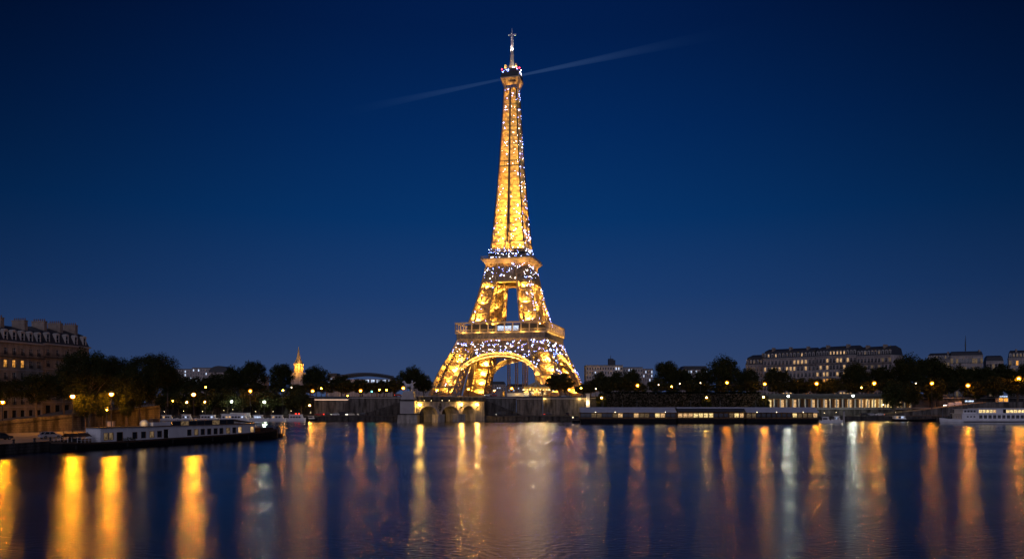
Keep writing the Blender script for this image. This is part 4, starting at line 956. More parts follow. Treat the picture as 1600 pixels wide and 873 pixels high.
# tall hedge on the wall
# ================================================================== trees
def rdir(r):
    while True:
        v = Vector((r.uniform(-1, 1), r.uniform(-1, 1), r.uniform(-1, 1)))
        if .05 < v.length < 1: return v.normalized()
def leaves(mb, c, rad, n, size, r):
    for _ in range(n):
        d = rdir(r); p = c + d * rad * (r.random() ** .45); nn = (d + rdir(r) * 1.1).normalized()
        u = nn.cross(rdir(r))
        if u.length < .1: continue
        u.normalize(); w = nn.cross(u); s = size * r.uniform(.6, 1.3)
        mb.quad(p - u * s * .5, p + w * s * .28, p + u * s * .5, p - w * s * .28)
def tree_proto(seed, h, cr, crown_lo, nclump, nleaf, size, m, columns=False):
    """tapered trunk with limbs, crown of leaf clumps; crown top at h, radius cr"""
    r = random.Random(seed); tr = MB(); cw = MB()
    top = h * .72; tr.tube((0, 0, 0), (r.uniform(-.2, .2), 0, crown_lo), .36, .26, 8); tr.tube((0, 0, crown_lo), (r.uniform(-.5, .5), r.uniform(-.5, .5), top), .26, .08, 7)
    ch = (h - crown_lo) / 2; cz = crown_lo + ch; cl = []
    for i in range(nclump):
        d = rdir(r); k = r.random() ** .38; c = Vector((d.x * cr * k * .86, d.y * cr * k * .86, cz + d.z * ch * k * .84)); c.z += .10 * ch * (1 - (c.x * c.x + c.y * c.y) / cr ** 2)
        cl.append(c); leaves(cw, c, cr * r.uniform(.17, .30), nleaf, size, r)
    for c in r.sample(cl, min(13, len(cl))):
        z0 = r.uniform(crown_lo * .9, crown_lo + ch * .7); mid = Vector((c.x * .5, c.y * .5, z0 + (c.z - z0) * .62))
        tr.tube((0, 0, z0), mid, .14, .09, 5, False); tr.tube(mid, c, .09, .03, 5, False)
    root = thing('broadleaf_tree', 'x', 'tree'); tr.build('trunk', M['bark'], root); cw.build('crown', M[m], root)
    return root
PR = [tree_proto(21, 20, 8.5, 3.6, 110, 95, .75, 'leaf'), tree_proto(22, 20, 7.2, 3.4, 95, 95, .74, 'leaf_dark'), tree_proto(23, 20, 9.5, 3.4, 120, 95, .78, 'leaf'), tree_proto(24, 14, 5.6, 2.0, 80, 90, .66, 'leaf_dark')]
NEAR = [tree_proto(31, 19, 7.4, 6.0, 125, 140, .46, 'leaf'), tree_proto(32, 19, 8.0, 5.4, 140, 135, .46, 'leaf')]
PH = [(20, 8.5), (20, 7.2), (20, 9.5), (14, 5.6)]; NH = [(19, 7.4), (19, 8.0)]
used = set(); rt = random.Random(3)
def tree(label, px, pyt, hwpx, Y, z0, k=None, near=False, group=None):
    protos, dims = (NEAR, NH) if near else (PR, PH)
    k = rt.randrange(len(protos)) if k is None else k; src = protos[k]
    o = src if id(src) not in used else copy_tree(src); used.add(id(src))
    h = Z(pyt, Y) - z0; r_ = hwpx * Y / F
    o.location = (X(px, Y), Y, z0); o.scale = (r_ / dims[k][1], r_ / dims[k][1], h / dims[k][0]); o.rotation_euler = (0, 0, rt.uniform(0, 6.28))
    o['label'] = label; o['category'] = 'tree'
    if group: o['group'] = group
    return o
for pr in PR + NEAR: CH_CACHE[pr.name] = kids(pr)
# left quay and street, close to us
G1 = 'plane trees along the left quay'
def st_(px, Y): return ZS(X(px, Y), Y) - .1
tree('broad dark plane tree in front of the three lit windows', 57, 583, 42, 222, st_(57, 222), 0, True, G1)
tree('plane tree cut by the left edge of the view beside an amber lamp', -8, 590, 28, 215, st_(-8, 215), 1, True, G1)
tree('tallest plane tree with dark crown left of the second amber quay lamp', 140, 545, 48, 216, LZ, 1, True, G1)
tree('small plane tree with lamplit leaves on the left quay behind the barge bow', 133, 612, 20, 205, LZ, 0, True, G1)
tree('plane tree with an orange lit trunk on the left quay behind the barge cabin', 197, 578, 32, 217, LZ, 1, True, G1)
tree('plane tree with a slim pale trunk left of the end of the retaining wall', 219, 572, 34, 226, LZ, 0, True, G1)
tree('tall dark tree at the end of the left street above the retaining wall', 240, 551, 42, 262, st_(240, 262), 1, True, G1)
tree('dark tree behind the tallest plane tree on the left street', 182, 556, 36, 275, st_(182, 270), 0, True, G1)
tree('low dark tree at the corner of the left street behind the wall end', 262, 572, 26, 300, 7.5, 0, True, G1)
tree('slender dark plane tree on the street beside the ground floor shops', 100, 575, 28, 240, st_(100, 240), 0, True, G1)
tree('dark leafy tree between the two amber lamps of the left street', 148, 585, 26, 250, st_(148, 250), 1, True, G1)
tree('bush on the street just behind the retaining wall left of the plane trunks', 158, 606, 15, 228, st_(158, 228) - .5, 0, True, G1)
tree('small lamplit tree between the tall quay lamp and the orange lit trunk', 160, 611, 13, 207, LZ, 1, True, G1)
tree('small lamplit tree in front of the orange lit plane trunk', 199, 613, 12, 208, LZ, 0, True, G1)
tree('low dark shrub tree on the street above the middle of the left retaining wall', 163, 600, 22, 250, st_(163, 250) - .5, 0, True, G1)
tree('low dark shrub tree on the street above the right end of the left retaining wall', 216, 598, 26, 262, st_(216, 262) - .5, 1, True, G1)
# far bank
FB = 'trees along the far bank'
for lb, px, pyt, hw, Y in (
    ('dark far bank tree under the hillside apartment blocks', 300, 588, 22, 470), ('dark far bank tree below the domed hall', 338, 583, 22, 480),
    ('round dark far bank tree right of the domed hall', 368, 572, 22, 470), ('high domed dark tree left of the church spire group', 396, 563, 22, 470),
    ('dark tree just left of the golden church spire', 440, 567, 21, 470), ('dark tree just right of the golden church spire', 494, 571, 24, 470),
    ('low dark tree below the left end of the arched hall', 534, 586, 20, 470), ('low dark tree below the middle of the arched hall', 566, 594, 20, 465),
    ('low dark tree below the right end of the arched hall', 600, 593, 20, 465), ('dark tree behind the horse statue with one side gold from the tower', 641, 572, 24, 500),
    ('bush-like dark tree just left of the tower foot', 662, 585, 16, 520),
    ('round dark tree in front of the right tower foot', 875, 583, 26, 478), ('dark tree between the tower foot and the pale slab building', 912, 600, 17, 478),
    ('dark tree in front of the left part of the pale slab building', 938, 581, 16, 470), ('dark tree in front of the slab building middle', 964, 580, 15, 480),
    ('dark tree at the right end of the pale slab building', 986, 575, 16, 470), ('tall double crowned dark tree above the ivy hedge', 1042, 563, 23, 470),
    ('dark tree right of the double crowned tree', 1068, 576, 18, 480), ('dark tree left of the tallest tree over the ivy hedge', 1098, 574, 18, 480),
    ('tallest dark tree over the right end of the ivy hedge', 1131, 556, 28, 470), ('dark tree below the rounded roof of the grey block', 1168, 574, 20, 480),
    ('round dark tree in front of the long stone block left part', 1213, 573, 23, 470), ('low dark tree in front of the pair of lit windows', 1248, 601, 19, 465),
    ('low dark tree in front of the stone block middle', 1288, 603, 20, 465), ('round dark tree in front of the stone block right part', 1336, 566, 24, 470),
    ('dark tree in front of the stone corner block', 1376, 572, 22, 480), ('broad high dark tree right of the stone corner block', 1420, 553, 30, 470),
    ('broad dark tree left of the radio mast', 1456, 557, 28, 480), ('dark tree under the distant terraced block', 1490, 570, 26, 470),
    ('dark tree right of the radio mast', 1528, 572, 26, 470), ('dark tree right of the distant low block', 1562, 567, 24, 480), ('dark tree at the right edge behind the last amber lamp', 1598, 568, 26, 470)):
    tree(lb, px, pyt, hw, Y, GZ, 3 if pyt > 579 else rt.choice((0, 1, 2)), False, FB)
ORD = ['first', 'second', 'third', 'fourth', 'fifth', 'sixth', 'seventh', 'eighth', 'ninth', 'tenth', 'eleventh', 'twelfth', 'thirteenth', 'fourteenth', 'fifteenth']
for i, px in enumerate(range(276, 632, 26)):
    tree(ORD[i] + ' low dark tree from the left behind the left far bank wall', px + rt.uniform(-4, 4), 596 + rt.uniform(-4, 5), 17 + rt.uniform(-2, 3), 436 + rt.uniform(-6, 8), GZ, 3, False, 'low trees behind the left embankment wall')
for i, px in enumerate(range(925, 1200, 25)):
    tree(ORD[i] + ' low dark tree from the left above the ivy hedge', px + rt.uniform(-4, 4), 594 + rt.uniform(-4, 5), 17 + rt.uniform(-2, 3), 443 + rt.uniform(-3, 8), GZ, 3, False, 'low trees above the ivy hedge')
for i, px in enumerate(range(1215, 1610, 29)):
    tree(ORD[i] + ' low dark tree from the left behind the lit pavilion', px + rt.uniform(-4, 4), 592 + rt.uniform(-4, 5), 19 + rt.uniform(-2, 3), 443 + rt.uniform(-3, 8), GZ, 3, False, 'low trees behind the pavilion')
for i, px in enumerate(range(258, 490, 24)):
    tree(ORD[i] + ' bushy dark tree from the left standing on the quay behind the left moored boats', px + rt.uniform(-4, 4), 606 + rt.uniform(-5, 6), 18 + rt.uniform(-2, 3), 409 + rt.uniform(-3, 3), 2.2, 3, False, 'bushy trees on the quay behind the moored boats')
# trees that stand on the right quay in front of the pavilion
for lb, px, pyt, hw, Y, z0 in (('small dark tree on the quay left of the ramp foot', 1398, 595, 21, 402, 2.2), ('small dark tree on the quay ramp foot', 1425, 600, 17, 412, 4.4), ('slim dark tree standing beside the quay ramp middle', 1461, 590, 19, 412, 6.2),
    ('lamplit tree on the ramp above the cruise boat bow', 1524, 596, 23, 414, 8.2), ('lamplit tree above the cruise boat wheelhouse', 1590, 584, 26, 410, 9.0), ('dark tree on the terrace left of the blue lit kiosk', 1556, 588, 20, 412, 9.0)):
    tree(lb, px, pyt, hw, Y, z0, 3, False, 'trees on the right quay')
for lb, px, pyt, hw, Y, z0 in (('small bright lamplit bush at the left end of the ivy hedge', 940, 612, 10, 404, 2.2), ('small lamplit tree on the quay in front of the ivy hedge', 1104, 617, 9, 404, 2.2), ('small lamplit tree at the left end of the pavilion', 1195, 617, 9, 404, 2.2), ('small lamplit tree behind the left moored boats', 413, 628, 9, 404, 2.2),
    ('small lamplit tree at the left end of the moored boats', 292, 624, 9, 404, 2.2), ('small lamplit tree between two lamps above the moored boats', 321, 628, 8, 404, 2.2)):
    tree(lb, px, pyt, hw, Y, z0, 3, False, 'small lamplit quay trees')
# ---- ivy hedge
hg = thing('ivy_hedge', 'tall dark clipped ivy hedge along the wall above the restaurant boats', 'hedge', (X(944, 415), 415, 2.2))
hlw = X(1189, 415) - X(944, 415); hh = Z(612.5, 415) - 2.2
b = MB(); b.box(0, hlw, .6, 2.6, 0, hh - .6); b.build('stems', M['bark'], hg)
rr = random.Random(9); lv = MB()
for i in range(15000):
    if rr.random() < .8: p = Vector((rr.uniform(0, hlw), rr.uniform(-.3, .7), rr.uniform(0, hh)))
    else: p = Vector((rr.uniform(0, hlw), rr.uniform(0, 2.8), hh - .5 + rr.uniform(0, .7)))
    d = rdir(rr); u = d.cross(rdir(rr)).normalized(); w = d.cross(u); s = .7
    lv.quad(p - u * s * .5, p + w * s * .3, p + u * s * .5, p - w * s * .3)
lv.build('foliage', M['ivy'], hg)

# ================================================================== street lamps
def lamp_proto(h, arm=False):
    root = thing('street_lamp', 'x', 'lamp')
    p = MB(); p.lathe([(.24, 0), (.22, .5), (.11, .9), (.09, h - .5), (.07, h - .3)], 8); p.build('pole', M['iron_dark'], root)
    q = MB(); q.lathe([(.08, h - .35), (.22, h - .1), (.26, h + .02)], 8); q.lathe([(.42, h + .78), (.36, h + .9), (.05, h + 1.05)], 10); q.build('lantern_frame', M['iron_dark'], root)
    return root
GL = {}
def street_lamp(label, px, py, Y, z0, kind='amber', r=.42, group=None):
    h = Z(py, Y) - z0; hk = round(h - .4, 1)
    root = thing('street_lamp', label, 'lamp', (X(px, Y), Y, z0), 0, group)
    h = h - .4; hood = .95 if kind == 'near' else .62
    key = ('p', hk, hood)
    if key not in GL:
        p = MB(); p.lathe([(.24, 0), (.22, .5), (.12, .9), (.10, h - .2)], 8); q = MB(); q.lathe([(.1, -.25), (.24, -.06), (.28, .0)], 8); q.lathe([(hood, .62), (hood * .8, .9), (.05, 1.15)], 12)
        GL[key] = p.build('pole', M['iron_dark'], root); GL[('f', hk, hood)] = q.build('lantern_frame', M['iron_dark'], root, loc=(0, 0, h))
    else:
        inst(GL[key], 'pole', root); inst(GL[('f', hk, hood)], 'lantern_frame', root, (0, 0, h))
    m = {'near': 'bulb_amber_near', 'amber': 'bulb_amber', 'bright': 'bulb_amber_bright', 'dim': 'bulb_amber_dim', 'white': 'bulb_white', 'gold': 'bulb_gold', 'small': 'bulb_small'}[kind]
    kk = (m, r)
    if kk not in GL: GL[kk] = MB().ball((0, 0, 0), r, 10, 6).build('lamp_globe', M[m], root, loc=(0, 0, h + .42), smooth=True)
    else: inst(GL[kk], 'lamp_globe', root, (0, 0, h + .42))
    if kind in ('near', 'amber', 'bright', 'white', 'gold'):  # added halo shell, wider than the lantern itself
        gm = 'halo_white' if kind == 'white' else 'halo_amber'; gr = {'near': .72, 'amber': 1.05, 'bright': 1.2, 'white': .8, 'gold': .7}[kind]; kk = (gm, gr)
        if kk not in GL: GL[kk] = MB().ball((0, 0, 0), gr, 14, 8).build('lamp_halo', M[gm], root, loc=(0, 0, h + .42), smooth=True)
        else: inst(GL[kk], 'lamp_halo', root, (0, 0, h + .42))
    return root
g = 'street lamps on the left bank'
street_lamp('amber street lamp at the left edge in front of the apartment block', 4, 628, 205, st_(4, 205), 'near', .26, g)
street_lamp('tall amber street lamp on the left quay road near the parked silver car', 113.5, 619, 200.5, LZ, 'near', .38, g)
street_lamp('amber quay lamp between plane trunks right of the tall lamp by the silver car', 174, 615.5, 204, LZ, 'near', .36, g)
street_lamp('small dim lamp right of the amber lamp on the left street', 180, 621, 240, st_(180, 240), 'dim', .2, g)
street_lamp('slim lamp post at the left quay between two plane trunks', 167, 640, 200, LZ, 'dim', .14, g)
street_lamp('brightest amber street lamp above the left moored boats', 302.5, 616, 236, LZ, 'near', .40, g)
g = 'amber lamps along the far street'
for lb, px, py, Y, k in (
    ('faint amber lamp up and right of the brightest left lamp', 321.5, 604.5, 440, 'dim'),
    ('amber lamp on a pole below the high domed dark tree', 391, 610.5, 420, 'amber'), ('faint amber lamp under the tree left of the church spire', 442, 609.5, 440, 'dim'),
    ('faint pale lamp just left below the church spire', 455.5, 605, 450, 'small'), ('bright amber lamp right of the church spire above the pale wall', 488.5, 610.5, 437, 'amber'),
    ('faint amber lamp close right of the bright lamp by the spire', 502, 606.5, 440, 'dim'), ('bright amber lamp above the streaked wall left of the statue', 563.5, 610, 437, 'amber'),
    ('left one of the twin faint lamps left of the statue', 593, 608.5, 450, 'dim'), ('right one of the twin faint lamps left of the statue', 604, 609, 450, 'dim'),
    ('amber lamp touching the horse statue on its left', 630, 606, 430, 'amber'), ('amber lamp in front of the left tower foot', 683, 609, 470, 'amber'),
    ('amber lamp in front of the rear left tower foot', 732, 607.5, 470, 'amber'), ('amber lamp under the tower arch left of the lift columns', 772, 610, 480, 'dim'),
    ('amber lamp under the tower arch between the lift columns', 799.5, 606.5, 470, 'amber'), ('amber lamp at the right side of the round tree by the tower', 889.5, 608.5, 462, 'amber'),
    ('faint twin lamp right of the tower foot', 908, 606, 480, 'dim'), ('small pale lamp left of the ivy hedge', 931, 607, 460, 'small'),
    ('bright amber lamp behind the left part of the ivy hedge', 996, 602, 437, 'amber'), ('small lamp left of the double crowned tree foot', 1029, 601, 455, 'small'),
    ('faint amber lamp under the double crowned tree', 1049.5, 603.5, 450, 'dim'), ('small pale lamp right of the double crowned tree', 1062, 599, 455, 'small'),
    ('small pale lamp left of the tallest tree over the hedge', 1094.5, 598, 455, 'small'), ('amber lamp under the tallest tree over the hedge', 1136, 597.5, 440, 'amber'),
    ('amber lamp left of the round tree by the long stone block', 1195, 599.5, 440, 'amber'), ('bright amber lamp on a pole in front of the long stone block', 1276, 599, 437, 'bright'),
    ('small amber lamp left of the pale pole before the corner block', 1346, 605, 455, 'dim'), ('bright amber lamp on a pole below the stone corner block', 1366, 598.5, 437, 'bright'),
    ('faint lamp left of the broad high tree foot', 1419, 603, 455, 'small'), ('small pale lamp under the broad high dark tree', 1431, 598.5, 455, 'small'),
    ('amber lamp under the tree left of the radio mast', 1456, 598.5, 428, 'amber'), ('amber lamp among lit leaves above the quay ramp', 1512.5, 602, 437, 'bright'),
    ('amber lamp high in lit leaves at the right edge', 1592, 591, 416, 'bright')):
    Y = min(Y, 424 if px < 650 else (432 if px > 905 else 999))
    if px in (321.5, 391, 442): Y = 402
    Y, z0 = {321.5: (402, 2.2), 391: (402, 2.2), 442: (402, 2.2), 1456: (405, 5.5), 1512.5: (405, 7.7), 1592: (405, 9.1)}.get(px, (Y, 12.0))
    street_lamp(lb, px, py, Y, z0, k, {'amber': .5, 'bright': .5, 'dim': .36, 'small': .26}[k], g)
g = 'white and yellow lamps on the far quay'
for lb, px, py, Y, k in (
    ('white quay lamp above the middle of the left moored boats', 362, 627, 401, 'white'), ('white quay lamp at the right part of the left moored boats', 413, 627.5, 401, 'white'),
    ('small amber quay lamp at the left end of the moored boats', 270, 626, 401, 'dim'), ('yellow quay lamp in a small tree left of the brightest left lamp', 292, 628, 401, 'gold'),
    ('yellow quay lamp in a small tree right of the brightest left lamp', 320, 627.5, 401, 'gold'), ('yellow lamp in the small bright bush left of the ivy hedge', 940, 621, 401, 'gold'),
    ('yellow lamp in a small tree before the ivy hedge', 1104, 621, 401, 'gold'), ('amber lamp in a small tree at the left end of the pavilion', 1193, 620, 401, 'gold'),
    ('white lamp before the pavilion above the right restaurant boat', 1231.5, 618.5, 401, 'white'), ('tall brilliant white lamp on the quay in front of the pavilion', 1333, 618, 401, 'white'),
    ('short pale post lamp near the foot of the ramp', 1380, 632, 402, 'small'), ('small yellow lamp near the pale wall at left', 484, 633, 401, 'gold'), ('small amber lamp above the embankment at the pale wall', 543, 618, 422, 'dim')):
    street_lamp(lb, px, py, Y, 2.2 if Y < 410 else 12.0, k, .40 if k in ('white',) else .26, g)
# ================================================================== cars
def car(label, loc, rz, paint='car_dark', van=False, lights='', group=None, nm='parked_car'):
    t = thing(nm, label, 'van' if van else 'car', loc, rz, group)
    ln, w = (4.9, 1.9) if van else (4.2, 1.74); hb = 1.0 if van else .86
    if van: body = [(-2.4, .32), (2.4, .32), (2.45, .8), (2.3, 1.1), (1.75, 1.25), (1.1, 2.1), (-2.3, 2.15), (-2.42, 1.9)]
    else: body = [(-2.08, .3), (2.06, .3), (2.1, .6), (1.95, .78), (1.05, .92), (-1.5, .95), (-2.05, .9), (-2.12, .6)]
    b = MB(); b.prism(body, -w / 2, w / 2)
    bo = b.build('body', M[paint], t); bv = bo.modifiers.new('edge', 'BEVEL'); bv.width = .07; bv.segments = 2; bv.limit_method = 'ANGLE'
    if not van:
        c = MB(); c.hexa([(-1.75, -w / 2 + .06, .93), (1.15, -w / 2 + .06, .91), (1.15, w / 2 - .06, .91), (-1.75, w / 2 - .06, .93)], [(-1.2, -w / 2 + .22, 1.42), (.35, -w / 2 + .22, 1.42), (.35, w / 2 - .22, 1.42), (-1.2, w / 2 - .22, 1.42)])
        c.build('cabin_glass', M['skin_glass'], t)
        r_ = MB(); r_.hexa([(-1.22, -w / 2 + .2, 1.423), (.38, -w / 2 + .2, 1.423), (.38, w / 2 - .2, 1.423), (-1.22, w / 2 - .2, 1.423)], [(-1.05, -w / 2 + .3, 1.5), (.2, -w / 2 + .3, 1.5), (.2, w / 2 - .3, 1.5), (-1.05, w / 2 - .3, 1.5)])
        for y in (-1, 1):
            for x0, x1 in ((.36, 1.12), (-.35, -.42), (-1.2, -1.72)): r_.beam((x0, y * (w / 2 - .2), 1.42), (x1, y * (w / 2 - .05), .92), .09)
        r_.build('roof', M[paint], t)
    else:
        for y in (-1, 1): MB().box(1.0, 1.5, y * (w / 2 + .01) - .01, y * (w / 2 + .01) + .01, 1.25, 1.75).build('side_window', M['skin_glass'], t)
        MB().hexa([(1.72, -.8, 1.3), (1.78, -.8, 1.3), (1.78, .8, 1.3), (1.72, .8, 1.3)], [(1.14, -.7, 2.03), (1.2, -.7, 2.03), (1.2, .7, 2.03), (1.14, .7, 2.03)]).build('windscreen', M['skin_glass'], t)
    for x in (-1.32, 1.3):
        for y in (-1, 1):
            wh = MB(); wh.tube((x, y * (w / 2 - .18), .32), (x, y * (w / 2 + .02), .32), .32, None, 14); wo_ = wh.build('wheel', M['rubber'], t)
            rm = MB(); rm.tube((x, y * (w / 2 + .0), .32), (x, y * (w / 2 + .035), .32), .2, None, 10); rm.build('rim', M['zinc'], wo_)
    xe = 2.45 if van else 2.1
    for y in (-.6, .6):
        MB().box(xe - .12, xe + .02, y - .16, y + .16, .58, .74).build('headlight', M['head_light'] if 'h' in lights else M['zinc'], t)
        MB().box(-xe - .06, -xe + .08, y - .14, y + .14, .66, .82).build('tail_light', M['red_light'] if 'r' in lights else M['car_red'], t)
    return t
car('silver parked car on the lamplit left quay', (X(78, 169), 169, LZ + .004), R(58), 'car_silver')
car('dark car cut by the left edge on the left quay', (X(1, 163), 163, LZ + .004), R(60), 'car_dark')
Q = 2.21; g = 'cars along the far quay'
for lb, px, Y, z, rz, pt, vn, li in (
    ('red lit car at the foot of the pale wall with the strip light', 499, 404, Q, 180, 'car_red', False, 'r'), ('dark car in front of the pale strip lit wall', 514, 405, Q, 0, 'car_dark', False, ''),
    ('white car in front of the pale strip lit wall', 524, 404, Q, 180, 'car_white', False, 'h'), ('dark van at the right end of the pale strip lit wall', 535, 405, Q, 180, 'car_dark', True, 'h'),
    ('car with bright headlights at the start of the streaked wall', 547, 403, Q, 225, 'car_white', False, 'h'), ('dark car near the stair flank of the streaked wall', 566, 404, Q, 180, 'car_dark', False, 'h'),
    ('black van on the quay below the right stair flank', 783, 404, Q, 180, 'car_dark', True, 'h'), ('dark car beside the black van by the right stair flank', 776, 405, Q, 180, 'car_dark', False, ''),
    ('dark car with red tail lights below the warmly lit wall', 857, 403, Q, 0, 'car_dark', False, 'r'), ('black car at the pontoon end of the warmly lit wall', 886, 404, Q, 90, 'car_dark', False, ''),
    ('red lit car on the upper street left of the statue', 623, 421, GZ + .0, 0, 'car_red', False, 'r'), ('white car on the upper street touching the statue pedestal', 632, 421, GZ + .0, 180, 'car_white', False, 'h'),
    ('red lit car on the street right of the bridge under the tower', 771, 421, GZ + .0, 0, 'car_red', False, 'r'), ('pale car left of the red lit car under the tower', 763.5, 421, GZ, 180, 'car_white', False, 'h'),
    ('dark car on the quay right of the tall white lamp', 1351, 400, Q, 0, 'car_dark', False, ''), ('white car at the foot of the quay ramp', 1374, 401, Q, 180, 'car_white', False, 'r'),
    ('silver car on the quay left of the ramp foot', 1361, 400, Q, 0, 'car_silver', False, 'r')):
    car(lb, (X(px, Y), Y, z), R(rz), pt, vn, li, g)
def van(*a, **k): return car(*a, van=True, **k)
van('white van with lit front on the ramp above the cruise boat bow', (X(1482, 409), 409, 6.75), R(200), paint='car_white', lights='h')
van('white van right of the lit van on the quay ramp', (X(1494, 410), 410, 7.2), R(182), paint='car_white', lights='h')
bz = thing('bus_shelter', 'small lit white bus shelter at the top of the quay ramp', 'shelter', (X(1516, 411), 411, 8.05))
MB().box(-2.6, 2.6, -1, 1, 2.5, 2.75).build('roof', M['grey_roof'], bz)
for x in (-2.4, 2.4): MB().box(x - .08, x + .08, .8, .95, 0, 2.5).build('post', M['iron_dark'], bz)
MB().box(-2.3, 2.3, .85, .9, 1.1, 1.9).build('lit_panel', M['lit_cold'], bz)
kz = thing('kiosk', 'small kiosk with a blue white lit sign and amber lit front above the cruise boat', 'kiosk', (X(1568, 409), 409, 9.1))
MB().box(-2.6, 2.6, 0, 2.6, 0, 2.3).build('cabin', M['cream_paint'], kz)
MB().box(-3.0, 3.0, -.5, 2.9, 2.303, 2.55).build('roof', M['grey_roof'], kz)
MB().box(-2.0, 2.0, -.14, -.02, 2.56, 3.2).build('sign_panel', M['lit_cold'], kz)
MB().box(-2.2, -.2, -.05, -.003, .3, 2.0).build('window', M['lit_warm'], kz); MB().box(.2, 2.2, -.05, -.003, .3, 2.0).build('window', M['lit_warm'], kz)
tf = thing('traffic_light', 'traffic light showing green on the upper street left of the statue', 'traffic light', (X(581, 418), 418, GZ))
MB().tube((0, 0, 0), (0, 0, 2.2), .1, .08, 6).build('pole', M['iron_dark'], tf); MB().box(-.3, .3, -.2, .2, 2.2, 3.5).build('housing', M['iron_dark'], tf)
MB().ball((0, -.3, 2.55), .32, 8, 5).build('green_signal', M['green_light'], tf)
# small kit on the left quay
ub = thing('utility_box', 'grey utility cabinet on the left quay behind the barge', 'utility box', (X(173, 205), 205, LZ))
MB().box(-.9, .9, -.5, .5, .12, 2.6).build('cabinet', M['concrete'], ub); MB().box(-1.0, 1.0, -.6, .6, 0, .118).build('plinth', M['stone_dark'], ub); MB().box(-1, 1, -.6, .6, 2.603, 2.75).build('lid', M['zinc'], ub)
pb = thing('planter', 'long low dark planter box on the left quay by the orange lit trunk', 'planter', (X(188, 206), 206, LZ))
MB().box(-2.2, 2.2, -.6, .6, 0, 1.2).build('box', M['wood'], pb); lf = MB(); [leaves(lf, Vector((-1.9 + .4 * i, 0, 1.3)), .5, 40, .3, rt) for i in range(10)]; lf.build('foliage', M['leaf_dark'], pb)
bo0 = None
for i, (px, Y) in enumerate(((10, 150), (40, 155), (64, 159), (88, 162), (104, 164.5), (113, 166))):
    y_ = Y; xx = None
    for (x0, y0), (x1, y1) in zip(LQ, LQ[1:]):
        if y0 <= Y <= y1: xx = x0 + (x1 - x0) * (Y - y0) / (y1 - y0)
    o = thing('mooring_bollard', 'x', 'bollard', (xx - .6, Y, LZ), 0, 'bollards along the left quay edge') if bo0 is None else copy_tree(bo0)
    if bo0 is None:
        MB().lathe([(.24, 0), (.2, .12), (.16, .5), (.26, .62), (.24, .74), (.08, .8)], 10).build('post', M['iron_dark'], o); bo0 = o
    o.location = (xx - .6, Y, LZ); o['label'] = ORD[i] + ' iron mooring bollard from the left on the left quay edge'

# ================================================================== the barge
BO = Vector((-83.9, 163, 0)); BD = Vector((18.3, 41, 0)).normalized(); BRZ = math.atan2(BD.y, BD.x)
barge = thing('houseboat_barge', 'long white cabined houseboat barge with a black hull moored at the left quay', 'barge', BO, BRZ)
def bx(px):
    k = (px - HX) / F; return (k * BO.y - BO.x) / (BD.x - k * BD.y)
WD = 5.2
def dz(x): return 1.28 + max(x, 0) * .0075 + (.055 * max(-x, 0)) + (.05 * max(x - 45, 0))
hs_ = [(-9.5, .25), (-8, 1.5), (-5.5, 2.3), (-2, 2.6), (5, 2.6), (20, 2.6), (38, 2.6), (47, 2.5), (51, 2.1), (54.5, 1.2), (56, .3)]
hv, hf = [], []
for x, hw in hs_:
    z = dz(x); yc = WD / 2
    for dy, zz in ((-hw, z), (-hw * .97, z * .5), (-hw * .8, -.6), (hw * .8, -.6), (hw * .97, z * .5), (hw, z)): hv.append((x, yc + dy, zz))
for i in range(len(hs_) - 1):
    for j in range(5): a = i * 6 + j; hf.append((a, a + 6, a + 7, a + 1))
    hf.append((i * 6, i * 6 + 5, i * 6 + 11, i * 6 + 6))
hf += [(0, 1, 2, 3, 4, 5), tuple(range(len(hv) - 1, len(hv) - 7, -1))]
MB().add(hv, hf).build('hull', M['hull_black'], barge)
rb = MB()
for (x0, h0), (x1, h1) in zip(hs_, hs_[1:]):
    for s_ in (-1, 1): rb.hexa([(x0, WD / 2 + s_ * h0 - .07, dz(x0) - .25), (x1, WD / 2 + s_ * h1 - .07, dz(x1) - .25), (x1, WD / 2 + s_ * h1 + .07, dz(x1) - .25), (x0, WD / 2 + s_ * h0 + .07, dz(x0) - .25)],
                                    [(x0, WD / 2 + s_ * h0 - .07, dz(x0) + .14), (x1, WD / 2 + s_ * h1 - .07, dz(x1) + .14), (x1, WD / 2 + s_ * h1 + .07, dz(x1) + .14), (x0, WD / 2 + s_ * h0 + .07, dz(x0) + .14)])
rb.build('gunwale', M['hull_rust'], barge)
CL = 45.0; holes = []
for px in (213, 226.5, 239.6, 251.5, 298, 309, 319, 329, 339, 348, 358.5, 368, 377, 382, 396): holes.append((bx(px) - .62, bx(px) + .62, 1.75, 3.2, 'w', px))
for px in (168, 176): holes.append((bx(px) - .55, bx(px) + .55, 1.75, 3.3, 'w', px))
holes.append((bx(189.5) - .75, bx(189.5) + .75, 1.45, 3.35, 'd', 189.5)); holes.append((bx(262) - .7, bx(262) + .7, 1.5, 3.5, 'd', 262))
holes.sort(); cl = []; lastx = .45
for h_ in holes:
    if h_[0] > lastx + .1: cl.append(h_); lastx = h_[1]
cb = MB()
def ct(x): return 4.3 - .008 * x
def ws(x0, x1, z0, z1):
    cb.hexa([(x0, .45, z0(x0)), (x1, .45, z0(x1)), (x1, .6, z0(x1)), (x0, .6, z0(x0))], [(x0, .45, z1(x0)), (x1, .45, z1(x1)), (x1, .6, z1(x1)), (x0, .6, z1(x0))])
px_ = 0.0; deck = lambda x: dz(x) - .02
for x0, x1, z0, z1, kd, pp in cl:
    ws(px_, x0, deck, ct); ws(x0, x1, deck, lambda x, z0=z0: z0 + x * .004); ws(x0, x1, lambda x, z1=z1: z1 + x * .002, ct); px_ = x1
ws(px_, CL, deck, ct)
